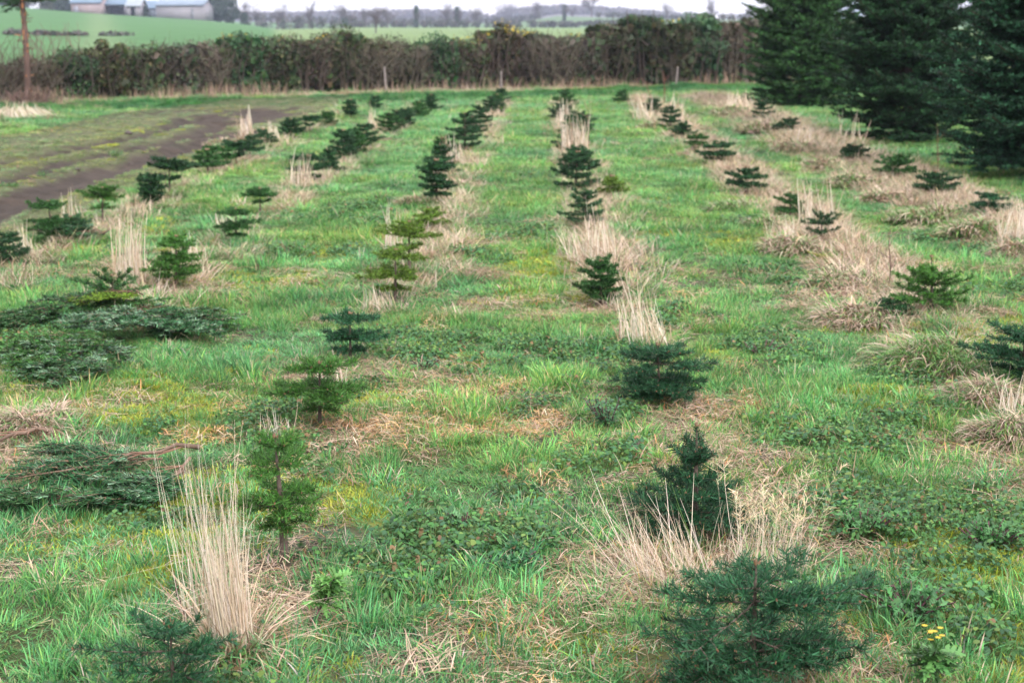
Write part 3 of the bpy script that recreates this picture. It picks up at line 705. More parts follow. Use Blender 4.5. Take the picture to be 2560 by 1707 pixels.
# ------------------------------------------------------------------ tall straw clumps (dead stalks) and tussocks
def straw(bx, by, ty, wpx, n, label, seed, lean=(0, 0), spread=.18, topf=.6, wpx_top=None, fine=False, green=.0, group='tufts of tall dead grass stalks'):
    b = gp(bx, by); H = height_over(b, ty); rb = wid(b, wpx)/2; rng = np.random.default_rng(seed); d = b[1]
    root = empty('straw_tuft', b, label=label, cat='dead grass tuft', group=group)
    a = rng.uniform(0, 6.28, n); q = rb*np.sqrt(rng.uniform(0, 1, n))
    p0 = np.stack([q*np.cos(a), q*np.sin(a)*.8, np.full(n, -.02)], -1)
    ln = H*np.clip(rng.beta(2.2, 1.9, n)*.82+.18, .2, 1.0)*np.where(rng.uniform(0, 1, n) < .12, 1.0, .85)
    ln[:max(2, n//14)] = H*rng.uniform(.9, 1.03, max(2, n//14))
    az = a+rng.normal(0, .9, n); le = np.abs(rng.normal(0, spread, n))
    k = 5; t = np.linspace(0, 1, k)
    dx = np.cos(az)*np.sin(le)+lean[0]; dy = np.sin(az)*np.sin(le)+lean[1]
    P = np.zeros((n, k, 3)); cur = rng.normal(0, .15, (n, 2)); snap = rng.uniform(0, 1, n) < .10
    for i in range(k):
        P[:, i, 0] = p0[:, 0]*(1-.5*t[i])+dx*ln*t[i]+cur[:, 0]*ln*t[i]**2*.5; P[:, i, 1] = p0[:, 1]+dy*ln*t[i]+cur[:, 1]*ln*t[i]**2*.5
        P[:, i, 2] = p0[:, 2]+ln*t[i]
        if i >= 3:                   # some stalks are snapped over
            P[snap, i, 0] += (cur[snap, 0]*6)*ln[snap]*(t[i]-.5); P[snap, i, 2] -= ln[snap]*(t[i]-.5)*1.3
    w = max(.0015, d*.00040)*(.7 if fine else 1)
    wd = w*rng.uniform(.6, 1.3, n)[:, None]*np.array([1, 1, .9, .7, .3])[None]
    sa = rng.uniform(0, 6.28, n); side = np.stack([np.cos(sa), np.sin(sa)*.4, np.zeros(n)], -1); side = nrm(side)
    cols = mixc(rng, [(.60, .53, .45), (.48, .39, .29), (.33, .25, .17), (.13, .25, .06)], [5, 4, 1.4, green*10], n, .12, .03)
    mb = MB(); ribbons(mb, P, wd, side, cols)
    mb.build('stalks', M_STRAW, root)
    # dead leaf blades round the foot
    m = int(n*1.1); mb = MB()
    a = rng.uniform(0, 6.28, m); q = rb*1.15*np.sqrt(rng.uniform(0, 1, m)); az = a+rng.normal(0, .7, m)
    l2 = rng.uniform(.06, .22, m)*min(1.3, max(.6, H/.4)); Pp = np.zeros((m, 5, 3)); Pp[:, 0] = np.stack([q*np.cos(a), q*np.sin(a), np.full(m, -.02)], -1)
    le = rng.uniform(.1, .9, m); be = rng.uniform(.4, 1.6, m)
    for i in range(1, 5):
        an = np.minimum(le+be*t[i], 2.2)
        Pp[:, i] = Pp[:, i-1]+np.stack([np.sin(an)*np.cos(az), np.sin(an)*np.sin(az), np.cos(an)], -1)*(l2/4)[:, None]
    Pp[..., 2] = np.maximum(Pp[..., 2], -.01)
    sa = az+1.57+rng.normal(0, .4, m)
    ribbons(mb, Pp, max(.003, d*.0006)*rng.uniform(.6, 1.3, m)[:, None]*np.array([.8, 1, 1, .7, .2])[None], np.stack([np.cos(sa), np.sin(sa), sa*0], -1),
            mixc(rng, [(.50, .40, .30), (.36, .27, .18), (.22, .15, .10), (.11, .23, .06)], [4, 4, 2, 1.2+green*8], m, .15, .04))
    mb.build('dead_leaves', M_STRAW, root)
    if fine:                          # feathery seed heads on the longest stalks
        mb = MB(); sel = np.argsort(-ln)[:n//3]
        S0 = P[sel, 3]; S1 = P[sel, 4]
        needles(mb, S0, S1, 260, .030, .0011, (.52, .42, .28), rng, 0, up=.1)
        mb.build('seed_heads', M_STRAW, root)
    return root
SN = 2000
STR = [
 (540, 1500, 970, 105, 330, 'big upright sheaf of pale dry stalks left of the bright green front sapling', (-.07, .0), .085),
 (450, 1470, 868, 60, 24, 'few long thin straw stalks rising highest beside the big sheaf', (-.10, .0), .10),
 (1485, 795, 615, 125, 130, 'pale straw tuft leaning left behind the third sapling of the right middle row', (-.22, .05), .14),
 (1385, 605, 440, 90, 110, 'straw tuft with tall stray stalks behind the slender sapling in the right middle row', (-.12, .05), .12),
 (1320, 352, 240, 70, 120, 'large pale straw tuft far up the right middle row', (-.05, 0), .14),
 (1300, 300, 222, 50, 70, 'small grey straw tuft farthest up the right middle row', (-.05, 0), .12),
 (300, 655, 440, 85, 150, 'tall straw tuft behind the open branched sapling on the left', (.0, 0), .10),
 (430, 610, 520, 90, 60, 'thin straw beside the slender sapling in the second row from the left', (.05, 0), .22),
 (567, 322, 238, 40, 90, 'pale tuft of tall straw at the edge of the muddy track', (-.10, 0), .12),
 (622, 322, 272, 50, 90, 'short pale straw tuft just right of the tall one at the muddy track', (-.08, 0), .25),
 (855, 302, 228, 26, 40, 'narrow upright straw tuft among far saplings left of the middle', (.0, 0), .07),
 (868, 712, 640, 90, 90, 'short straw tuft left of the yellow green tiered sapling', (-.12, 0), .2),
 (905, 575, 440, 50, 40, 'sparse straw stalks behind the yellow green saplings', (.0, 0), .12),
 (1885, 520, 372, 90, 60, 'straw tuft with two long stalks in the second row from the right', (-.05, 0), .22),
 (1800, 560, 480, 90, 80, 'brown straw tuft left of the open branched sapling on the right', (-.1, 0), .3),
 (55, 600, 500, 70, 110, 'brown straw tuft at the left edge of the picture behind a sapling', (-.12, 0), .2),
 (2335, 560, 440, 90, 110, 'brown straw tuft at the right edge below the nearest big fir', (.0, 0), .2),
 (690, 430, 330, 60, 60, 'thin straw behind the fifth sapling of the second row from the left', (.0, 0), .15),
 (520, 530, 470, 60, 40, 'brown stalks left of the third sapling in the second row from the left', (-.1, 0), .3),
 (1550, 262, 180, 40, 26, 'reddish tall stalks near the hedge on the right', (.0, 0), .16),
 (1480, 280, 200, 60, 50, 'leaning pale stalks near the hedge right of the middle', (-.25, 0), .2),
 (1040, 380, 300, 70, 70, 'straw tuft beside the cone shaped saplings left of the middle', (-.05, 0), .18),
 (1700, 255, 200, 90, 110, 'pale straw tuft near the hedge in front of the farthest big fir', (-.1, 0), .25),
 (1840, 330, 270, 70, 60, 'straw stalks in front of the middle big fir', (.1, 0), .25),
 (1950, 330, 240, 70, 24, 'sparse long stalks standing before the dark middle fir', (.0, 0), .2),
 (45, 270, 230, 190, 420, 'pale clump of dead grass at the foot of the stripped trunk', (-.1, 0), .35),
 (1350, 600, 505, 110, 80, 'fallen looking straw left of the tall tuft in the right middle row', (-.35, 0), .25),
 (2330, 960, 820, 110, 90, 'curled dry straw at the right edge beside the blue green sapling', (.1, 0), .35),
 (165, 500, 415, 60, 24, 'few grey stalks beside the muddy track on the left', (-.05, 0), .16),
 (640, 1010, 900, 110, 40, 'sparse straw between the sheaf and the two tiered sapling', (-.1, 0), .35),
 (750, 900, 770, 90, 26, 'thin brown stems left of the blue green tiered sapling', (.0, 0), .3),
]
for (bx, by, ty, wp, n, lab, le, sp) in STR:
    SN += 1; straw(bx, by, ty, wp, n, lab, SN, lean=le, spread=sp)
straw(1560, 1330, 1090, 230, 200, 'loose straw fan left of the foot of the second blue green sapling', 2101, lean=(-.45, 0), spread=.65, green=.05)
straw(1500, 1350, 1240, 260, 170, 'flattened straw sprawling left on the ground below the loose fan', 2103, lean=(-1.3, -.2), spread=.9)
straw(1760, 1330, 1060, 230, 190, 'upright straw stalks with feathery heads between the two nearest blue green saplings', 2102, lean=(.06, 0), spread=.28, fine=True, green=.05)

def tussock(cx, cy, wpx, hpx, label, seed, green=.3, lean=(-.3, -.2), kindc='brown'):
    b = gp(cx, cy); r_ = wid(b, wpx)/2; h = hpx*K*b[1]/FPX; rng = np.random.default_rng(seed); d = b[1]
    n = int(2600 if d < 8 else 1700)
    root = empty('grass_tussock', b, label=label, cat='grass tussock', group='mounds of matted dead grass')
    def lay(m, cols, pr, h0, name, mat):
        a = rng.uniform(0, 6.28, m); q = np.sqrt(rng.uniform(0, 1, m))
        x = r_*q*np.cos(a); y = r_*q*np.sin(a); dome = h*.38*(1-q**2)*(.5+fbm(x*1.0+cy, y, r_*.6, seed+3))
        lump = h*.8*(fbm(x+cx, y, r_*.45, seed)-.35)
        z0 = np.maximum(dome*h0+lump*h0-.02, -.01)
        az = np.arctan2(np.sin(a)*q*.7+lean[1]*.8+rng.normal(0, .75, m), np.cos(a)*q*.7+lean[0]*.8+rng.normal(0, .75, m))
        l2 = rng.uniform(.5, 1.2, m)*min(.20, max(.10, h*.8)); k = 5; P = np.zeros((m, k, 3)); P[:, 0] = np.stack([x, y, z0], -1)
        le = rng.uniform(.1, .8, m); be = rng.uniform(.9, 2.2, m)
        for i in range(1, k):
            an = np.minimum(le+be*i/(k-1), 2.5)
            P[:, i] = P[:, i-1]+np.stack([np.sin(an)*np.cos(az), np.sin(an)*np.sin(az), np.cos(an)], -1)*(l2/(k-1))[:, None]
        P[..., 2] = np.maximum(P[..., 2], .0)
        sa = az+1.57+rng.normal(0, .5, m)
        mb = MB(); ribbons(mb, P, max(.0032, d*.00062)*rng.uniform(.6, 1.3, m)[:, None]*np.array([.8, 1, 1, .7, .15])[None], nrm(np.stack([np.cos(sa), np.sin(sa), rng.normal(0, .2, m)], -1)),
                       mixc(rng, cols, pr, m, .15, .04))
        mb.build(name, mat, root)
    lay(int(n*(1-green)), [(.46, .37, .29), (.35, .26, .195), (.22, .15, .115), (.42, .28, .18)], [4, 4, 2.5, .8], 1, 'dead_blades', M_STRAW)
    lay(int(n*green), [(.10, .23, .05), (.16, .28, .06), (.08, .19, .06)], [3, 2, 2], 1, 'green_blades', M_LEAFP)
    return root
TUS = [
 (1985, 745, 170, 90, 'brown matted mound left of the upright leader topped sapling', .12), (2150, 850, 240, 130, 'large green and straw mound in front of the leader topped sapling', .5),
 (2275, 920, 150, 80, 'brown mound of bent dead blades beside the sapling at the right edge', .15), (2330, 1010, 170, 90, 'dry mound at the right edge below the blue green sapling', .2),
 (1950, 655, 170, 70, 'pale mound behind the brown matted one on the right', .3), (1815, 580, 120, 70, 'brown mound left of the open branched sapling', .2),
 (65, 985, 180, 100, 'straw coloured mound at the left edge above the cut bough', .12), (2250, 540, 130, 70, 'green brown mound below the tiered sapling of the rightmost row', .35),
 (2140, 505, 150, 60, 'long mound between saplings of the rightmost row', .4), (2040, 465, 120, 55, 'rusty mound in the rightmost row', .15), (1965, 425, 110, 45, 'grassy mound farther up the rightmost row', .35),
 (1900, 385, 100, 40, 'brown mound before the middle big fir', .2), (1830, 345, 90, 40, 'brown mound left of the middle big fir', .2), (1750, 305, 90, 40, 'rounded brown mound in front of the farthest big fir', .15),
 (1690, 265, 90, 30, 'pale mound near the end of the rightmost row', .3), (2330, 590, 90, 60, 'brown mound at the right edge below the nearest big fir', .15), (1620, 350, 70, 35, 'pale mound in the second row from the right, far up', .2),
 (1770, 520, 90, 40, 'low mound between saplings of the second row from the right', .4), (1690, 480, 110, 36, 'greenish mound in the second row from the right', .6), (1320, 380, 100, 40, 'straw mound round the far sapling of the right middle row', .2), (1500, 300, 60, 30, 'pale mound far right of the middle', .2),
 (1600, 320, 70, 30, 'small brown mound right of the far saplings', .2), (1860, 455, 90, 30, 'small green mound on the grass strip to the right', .8), (520, 330, 80, 24, 'low straw mound at the muddy track edge', .2),
 (960, 470, 80, 30, 'straw mound left of the slender dark sapling', .2), (1040, 430, 70, 30, 'straw mound right of the slender dark sapling', .2)]
for i, (cx, cy, wp, hp, lab, gr) in enumerate(TUS): tussock(cx, cy, wp*1.15, hp*.75, lab, 3000+i, min(.85, gr+.15))

# ------------------------------------------------------------------ cut fir boughs lying on the grass
def bough(x0, y0, x1, y1, spread, label, seed, tint='blue', pale=.0, lift=.05, stem=.008, bare=.15, ntw=11, flat=.5):
    a = gp(x0, y0); b = gp(x1, y1); rng = np.random.default_rng(seed); L_ = np.linalg.norm((b-a)[:2]); az = math.atan2(b[1]-a[1], b[0]-a[0])
    root = empty('cut_fir_bough', a, label=label, cat='cut fir branch', group='cut fir boughs lying on the grass')
    k = 9; t = np.linspace(0, 1, k); P = np.zeros((k, 3)); bend = rng.normal(0, .05)
    P[:, 0] = (b-a)[0]*t-math.sin(az)*np.sin(t*3.1)*L_*bend; P[:, 1] = (b-a)[1]*t+math.cos(az)*np.sin(t*3.1)*L_*bend
    P[:, 2] = lift*1.25+.03*np.sin(t*5+seed)*.5
    stem *= .72; P[:, :2] += rng.normal(0, L_*.012, (k, 2)); P[:, 2] = np.maximum(.01, P[:, 2]+rng.normal(0, .008, k))
    mb = MB(); tube(mb, P, np.interp(t, [0, 1], [stem, stem*.3])*rng.uniform(.85, 1.15, k), np.array([(.13, .09, .068)]*k)*rng.uniform(.7, 1.4, (k, 1)), 0, 7)
    frusta(mb, P[:1], P[:1]-(P[1:2]-P[:1])*.02, stem, stem*.2, (.26, .18, .12), 0, 7)
    for j in range(7):               # side sticks and stubs
        q = P[1+j % 3]*.6+P[j % 3]*.4; e_ = q+np.array([math.cos(az+rng.choice([-.7, .7])), math.sin(az+rng.choice([-.7, .7])), rng.normal(0, .2)])*rng.uniform(.03, .14)
        e_[2] = max(.01, e_[2]); frusta(mb, [q], [e_], stem*.5, stem*.2, (.17, .10, .07), 0, 5)
    mb.build('stem', M_BARK, root, smooth=True)
    S0, S1, wd0 = [], [], []
    col = np.array(TINT[tint])*[1.25, 1.2, 1.0]; sw = L_*spread
    for tt in np.linspace(bare, 1.0, ntw):
        for sgn in (-1, 1):
            q = np.array([np.interp(tt*(k-1), range(k), P[:, c]) for c in range(3)]); q[2] += rng.uniform(-.02, .03)
            l2 = sw*(.35+.65*math.sin(min(1, .25+tt*.9)*math.pi))*rng.uniform(.7, 1.15)
            a2 = az+sgn*rng.normal(.75, .15)
            pp = [q]
            for j in range(4):
                a2 -= sgn*.06; dz = rng.normal(-.02, .08)
                pp.append(pp[-1]+np.array([math.cos(a2), math.sin(a2), dz])*l2/4)
            pp = np.array(pp); pp[:, 2] = np.clip(pp[:, 2], .015, .12)
            for j in range(4):
                S0.append(pp[j]); S1.append(pp[j+1]); wd0.append(.4-.07*j)
                for s3 in (-1, 1):
                    if l2 < .08: continue
                    a4 = a2+s3*rng.normal(.8, .1); l4 = l2*.36*(1-.15*j)
                    en = pp[j+1]+np.array([math.cos(a4), math.sin(a4), rng.normal(0, .15)])*l4; en[2] = max(.01, en[2])
                    S0.append(pp[j+1]); S1.append(en); wd0.append(.2)
    for j in range(4, k-1): S0.append(P[j]); S1.append(P[j+1]); wd0.append(.5)
    S0 = np.array(S0); S1 = np.array(S1); mb = MB()
    near = a[1] < 7
    sel = rng.uniform(0, 1, len(S0)) < pale
    for s_, c in ((~sel, col), (sel, np.array([.11, .19, .115]))):
        if s_.any(): needles(mb, S0[s_], S1[s_], 850, .025, .0034 if not near else .0025, c, rng, 0, up=.05, lay=.9, amt=.45)
    frusta(mb, S0, S1, np.array(wd0)*stem, np.array(wd0)*stem*.7, (.17, .11, .075), 1, 4)
    mb.build('needle_spray', [M_NEEDLE, M_BARK], root)
    return root
BG = [
 (300, 740, 545, 772, .24, 'long cut bough reaching farthest right out of the heap', 'dark', .2, .06, .008, .05),
 (350, 770, 500, 800, .34, 'dark cut bough at the front right of the heap', 'blue', .3, .05, .007, .05),
 (120, 735, -60, 790, .34, 'dark bough at the left edge behind the heap', 'dark', .1, .05, .008, .05),
 (420, 1120, 250, 1180, .45, 'bluish bough nearest the foot of the straw sheaf', 'blue', .25, .04, .006, .1),
 (465, 1062, 30, 1150, .30, 'long cut bough with bare reddish butt end near the straw sheaf', 'blue', .10, .05, .012, .40),
 (440, 1090, 180, 1195, .30, 'dark cut bough lying below the reddish butt end', 'dark', .12, .03, .008, .3),
 (370, 1075, 60, 1090, .32, 'blue tinted cut bough at the back of the front pile', 'blue', .3, .04, .006, .12),
 (240, 1160, -60, 1185, .36, 'dark cut bough at the left edge of the front pile', 'dark', .15, .03, .006, .05),
 (120, 1015, -110, 1082, .30, 'bare reddish cut stem poking in at the left edge', 'dark', .1, .04, .012, .75),
 (300, 715, -40, 768, .20, 'dark cut bough stretched along the back of the heap', 'dark', .1, .07, .009, .05),
 (250, 725, 500, 765, .26, 'cut bough forming the right hand end of the heap', 'mid', .15, .06, .008, .05),
 (330, 760, 160, 800, .42, 'pale silvery cut bough turned underside up in the heap', 'blue', .5, .08, .008, .05),
 (470, 745, 230, 800, .30, 'silvery green bough in the middle of the heap', 'blue', .4, .06, .008, .1),
 (160, 790, 60, 860, .50, 'green cut bough at the left front of the heap', 'mid', .2, .06, .008, .05),
 (210, 820, 130, 890, .50, 'dark drooping bough at the front of the heap', 'dark', .35, .05, .008, .05),
 (330, 725, 180, 745, .34, 'bright green cut bough on top of the heap', 'lime', .0, .09, .006, .1),
 (60, 560, 190, 545, .45, 'cut bough lying under the far left saplings', 'blue', .2, .06, .008, .1),
 (255, 552, 120, 556, .45, 'blue cut bough lying right of the far left saplings', 'blue', .4, .05, .008, .1),
]
for i, (x0, y0, x1, y1, spd, lab, tn, pale, lf, stm, br) in enumerate(BG): bough(x0, y0, x1, y1, spd, lab, 4000+i, tn, pale, lf, stm, br)

# ------------------------------------------------------------------ weeds
def leafy_weed(bx, by, ty, wpx, label, seed, col, cat='weed', stems=1, nl=60, lobes=True, flowers=False, stemcol=(.10, .05, .06), lean=0, name='ragwort_plant'):
    b = gp(bx, by); H = height_over(b, ty); r_ = wid(b, wpx)/2; rng = np.random.default_rng(seed)
    root = empty(name, b, label=label, cat=cat)
    mb = MB(); tops = []
    for s_ in range(stems):
        a = rng.uniform(0, 6.28); o_ = r_*rng.uniform(.3, .9)*(stems > 1)
        t = np.linspace(0, 1, 6); P = np.stack([o_*math.cos(a)*t+lean*H*t, o_*math.sin(a)*t, -.01+H*.8*t], -1); P[:, :2] += np.sin(t*4+seed)[:, None]*.006
        tube(mb, P, np.interp(t, [0, 1], [.004, .002]), stemcol, 0, 5); tops.append(P)
    mb.build('stem', M_BARK, root, smooth=True)
    mb = MB(); n = nl
    si = rng.integers(0, stems, n); tt = rng.uniform(.45 if stems == 1 else .2, 1, n)
    base = np.array([[np.interp(tt[i]*5, range(6), tops[si[i]][:, c]) for c in range(3)] for i in range(n)])
    az = rng.uniform(0, 6.28, n); el = rng.normal(.35, .4, n); ln = np.minimum(r_*rng.uniform(.45, 1.0, n), rng.uniform(.022, .042, n) if stems > 1 else 9)
    d = np.stack([np.cos(az)*np.cos(el), np.sin(az)*np.cos(el), np.sin(el)], -1)
    k = 6; t = np.linspace(0, 1, k)
    P = base[:, None]+d[:, None]*(t[None, :, None]*ln[:, None, None]); P[..., 2] -= ln[:, None]*.3*t[None]**2
    side = nrm(np.stack([-np.sin(az), np.cos(az), rng.normal(0, .2, n)], -1)); cc = mixc(rng, [col, np.array(col)*1.4, np.array(col)*.7], [3, 2, 1], n)
    ribbons(mb, P, ln[:, None]*np.array([.06, .12, .16, .18, .14, .05])[None], side, cc)
    if lobes:                        # toothed side lobes
        for j in (1, 2, 3, 4):
            for sg in (-1, 1):
                q = P[:, j]; e2 = q+(side*sg*.75+d*.45)*(ln*[0, .22, .30, .32, .22][j])[:, None]
                e2[:, 2] += rng.normal(0, .004, n)
                ribbons(mb, np.stack([q, (q+e2)/2, e2], 1), ln[:, None]*np.array([.10, .16, .04])[None], nrm(d), cc)
    mb.build('leaves', M_LEAFP, root)
    if flowers:
        mb = MB()
        for s_ in range(9):
            p = tops[0][-1]+rng.normal(0, .014, 3)+[0, 0, .035]
            frusta(mb, [tops[0][-1]], [p], .001, .001, col, 0, 4)
            for q in range(9):
                a = q*.7; e_ = p+np.array([math.cos(a), math.sin(a), .1])*.007
                ribbons(mb, np.array([[p, e_]]), np.array([[.002, .003]]), np.array([[-math.sin(a), math.cos(a), 0]]), np.array([[.55, .40, .03]]))
        mb.build('flowers', M_LEAFP, root)
    return root
leafy_weed(700, 1440, 1285, 120, 'pale green lobed ragwort on a bent purple stem beside the straw sheaf', 5001, (.12, .27, .07), nl=90, lean=.45, name='ragwort_plant')
leafy_weed(2110, 1590, 1440, 170, 'thin ragwort with small yellow flowers at lower right', 5002, (.07, .17, .05), nl=60, flowers=True, lean=.25)
leafy_weed(1395, 985, 895, 170, 'dark green bushy nettle clump at the foot of the third sapling', 5003, (.035, .115, .045), stems=12, nl=330, lobes=False, name='nettle_clump', cat='nettles')
leafy_weed(1440, 1045, 1000, 110, 'small dark leafy clump in front of the nettles', 5004, (.04, .13, .05), stems=8, nl=150, lobes=False, name='nettle_clump', cat='nettles')
leafy_weed(1170, 1300, 1255, 170, 'dark lobed rosette weed in the middle foreground', 5005, (.035, .12, .05), stems=12, nl=150, name='rosette_weed')
leafy_weed(1055, 1220, 1160, 110, 'pale lobed leaf weed left of the grass tuft in the middle', 5006, (.08, .19, .08), stems=8, nl=60, name='rosette_weed')
leafy_weed(2080, 1420, 1330, 260, 'broad green lobed weed right of the nearest sapling', 5007, (.05, .15, .05), stems=20, nl=260, name='rosette_weed')
leafy_weed(970, 848, 815, 100, 'small dark leafy weed right of the blue green tiered sapling', 5008, (.035, .12, .045), stems=6, nl=90, lobes=False, name='rosette_weed')
leafy_weed(1985, 1230, 1150, 200, 'spreading leafy weed right of the feathery straw', 5009, (.05, .15, .045), stems=18, nl=260, lobes=True, name='rosette_weed')
leafy_weed(2280, 1260, 1180, 200, 'leafy weed near the right edge in the middle foreground', 5010, (.05, .15, .045), stems=18, nl=240, lobes=True, name='rosette_weed')
leafy_weed(1755, 815, 775, 130, 'low dark weed on the grass right of the third sapling', 5011, (.04, .13, .04), stems=8, nl=120, lobes=False, name='rosette_weed')
leafy_weed(1570, 1590, 1500, 130, 'bright green leaves left of the foot of the nearest sapling', 5012, (.09, .21, .04), stems=5, nl=40, lobes=True, name='rosette_weed')
# short brown dead stems of last year's weeds
def dead_stem(bx, by, ty, label, seed, col=(.10, .06, .05), lean=0., r=.004):
    b = gp(bx, by); H = height_over(b, ty); rng = np.random.default_rng(seed); r = max(r, b[1]*.00035)
    t = np.linspace(0, 1, 6); P = np.stack([lean*H*t+.01*np.sin(t*5), .01*np.cos(t*4), -.02+(H+.02)*t], -1)
    mb = MB(); tube(mb, P, np.interp(t, [0, 1], [r, r*.5]), col, 0, 5)
    for j in range(5):
        q = P[2+j % 4]; e_ = q+np.array([rng.normal(0, .35), rng.normal(0, .3), .5])*H*.3
        frusta(mb, [q], [e_], r*.5, r*.25, col, 0, 4)
    o = mb.build('dead_weed_stem', M_BARK, smooth=True); o.location = b
    return tag(o, label=label, cat='dead stem', group='brown dead weed stems')
dead_stem(418, 1450, 1330, 'thin dark bent stem left of the straw sheaf', 1)
dead_stem(1525, 238, 172, 'rusty upright stem near the hedge right of the middle', 2, (.16, .06, .045))
dead_stem(1505, 262, 190, 'second rusty stem near the hedge, leaning left', 3, (.17, .08, .06), -.3)
dead_stem(1040, 385, 305, 'dark brown stem with side twigs beside the cone shaped saplings', 4, (.09, .05, .04), -.35)
dead_stem(2150, 415, 300, 'thin brown stem standing in front of the middle big fir', 5, (.14, .09, .06))
dead_stem(2040, 660, 540, 'slim stem standing in the grass left of the leader topped sapling', 6)
dead_stem(520, 560, 500, 'grey brown stem left of the third sapling, second row from the left', 7, (.13, .09, .08), -.2)
dead_stem(1350, 345, 250, 'brown stem beside the large pale straw tuft', 8, (.15, .10, .07))
dead_stem(855, 655, 610, 'short brown stub left of the yellow green saplings', 9)
dead_stem(590, 625, 585, 'short brown stub right of the slender green sapling', 10)

def clod(px, py, w, label, seed):
    b = gp(px, py); rng = np.random.default_rng(seed); r_ = wid(b, w)/2
    th = np.linspace(0, np.pi, 7); ph = np.arange(10)*2*np.pi/10
    P = np.array([[math.sin(a)*math.cos(p), math.sin(a)*math.sin(p), math.cos(a)*.55+.2] for a in th for p in ph])*r_
    P *= (1+.22*rng.standard_normal((len(P), 1)))
    idx = np.arange(70).reshape(7, 10); nx = np.roll(idx, -1, 1)
    F = np.stack([idx[:-1], idx[1:], nx[1:], nx[:-1]], -1).reshape(-1, 4)
    mb = MB(); mb.add(P, F, (.045, .034, .03)); o = mb.build('mud_clod', M_MUD, smooth=True); o.location = b
    tag(o, label=label, cat='clod of earth', group='clods of dark earth on the muddy track')
clod(295, 308, 18, 'dark clod of earth in the grass beyond the muddy track', 1)
clod(301, 378, 12, 'dark clod of earth in the middle of the track', 2)
clod(178, 404, 14, 'dark clod of earth lying lowest on the track ruts', 3)
clod(420, 354, 10, 'smallest dark clod near the far end of the ruts', 4)

# ------------------------------------------------------------------ big firs on the right
def big_fir(px, py, Rr, H, label, seed, tint, low=.015):
    b = gp(px, py); rng = np.random.default_rng(seed)
    root = empty('fir_tree', b, label=label, cat='fir tree', group='large dark firs along the right side')
    mb = MB(); t = np.linspace(0, 1, 12); tube(mb, np.stack([t*0, t*0, -.05+H*t], -1), np.interp(t, [0, 1], [.07, .008]), (.07, .055, .045), 0, 9); mb.build('trunk', M_BARK, root, smooth=True)
    S0, S1 = [], []; W0, W1 = [], []
    z = low*H
    while z < H*.97:
        f = z/H; RR = Rr*(1-f)**.75*(.62+.38*min(1, f/.2)); n = int(rng.integers(9, 12)) if f < .8 else 6; a0 = rng.uniform(0, 6.28)
        for j in range(n):
            az = a0+j*2*math.pi/n+rng.normal(0, .15); L_ = max(.08, RR*rng.uniform(.74, 1.16)); el = .05+.45*f-.20*(1-f)+rng.normal(0, .1)
            k = 8; P = [np.array([0, 0, z+rng.normal(0, .02)])]; e_ = el
            for i in range(k-1):
                P.append(P[-1]+np.array([math.cos(az)*math.cos(e_), math.sin(az)*math.cos(e_), math.sin(e_)])*L_/(k-1)); e_ += .45/(k-1)
            P = np.array(P); P[:, 2] = np.maximum(P[:, 2], .03)
            W0 += list(P[:-1]); W1 += list(P[1:])
            S0 += list(P[4:-1]); S1 += list(P[5:])
            for tt in np.linspace(.22, .97, max(5, int(L_/.075))):
                for sg in (-1, 1):
                    q = np.array([np.interp(tt*(k-1), range(k), P[:, c]) for c in range(3)]); a2 = az+sg*rng.normal(.8, .15); e2 = e_*tt+rng.normal(-.05, .14)
                    l2 = (.07+.36*L_*(1-tt))*rng.uniform(.7, 1.2)
                    d = np.array([math.cos(a2)*math.cos(e2), math.sin(a2)*math.cos(e2), math.sin(e2)]); en = q+d*l2
                    S0.append(q); S1.append(en)
                    if l2 > .13:
                        for s3 in (-1, 1):
                            a3 = a2+s3*.8; m_ = q+d*l2*rng.uniform(.4, .7); S0.append(m_); S1.append(m_+np.array([math.cos(a3)*.97, math.sin(a3)*.97, math.sin(e2)+rng.normal(0, .1)])*l2*.5)
        z += .105*(1-.3*f)
    S0 = np.array(S0); S1 = np.array(S1); m = S1[:, 2] > .0; S0, S1 = S0[m], S1[m]
    mb = MB(); colr = np.array({'green': (.022, .062, .018), 'mid': (.014, .042, .017), 'blue': (.015, .048, .024)}[tint])
    grp = rng.integers(0, 4, len(S0))
    for g_, sc_ in enumerate((.6, .9, 1.4, 2.5)):
        s_ = grp == g_; needles(mb, S0[s_], S1[s_], 210, .034, .0085, colr*sc_, rng, 0, up=.3, amt=.25)
    frusta(mb, np.array(W0), np.array(W1), .008, .006, (.06, .045, .035), 1, 4)
    mb.build('crown', [M_FIR, M_BARK], root)
    return root
big_fir(1840, 246, 1.42, 3.9, 'dark fir farthest of the three on the right, by the hedge', 6001, 'green')
big_fir(2080, 320, 1.3, 3.8, 'dark fir in the middle of the three on the right', 6002, 'mid')
big_fir(2415, 410, 1.52, 3.8, 'nearest dark fir cut by the right edge, boughs lifted off the ground', 6003, 'blue', low=.05)

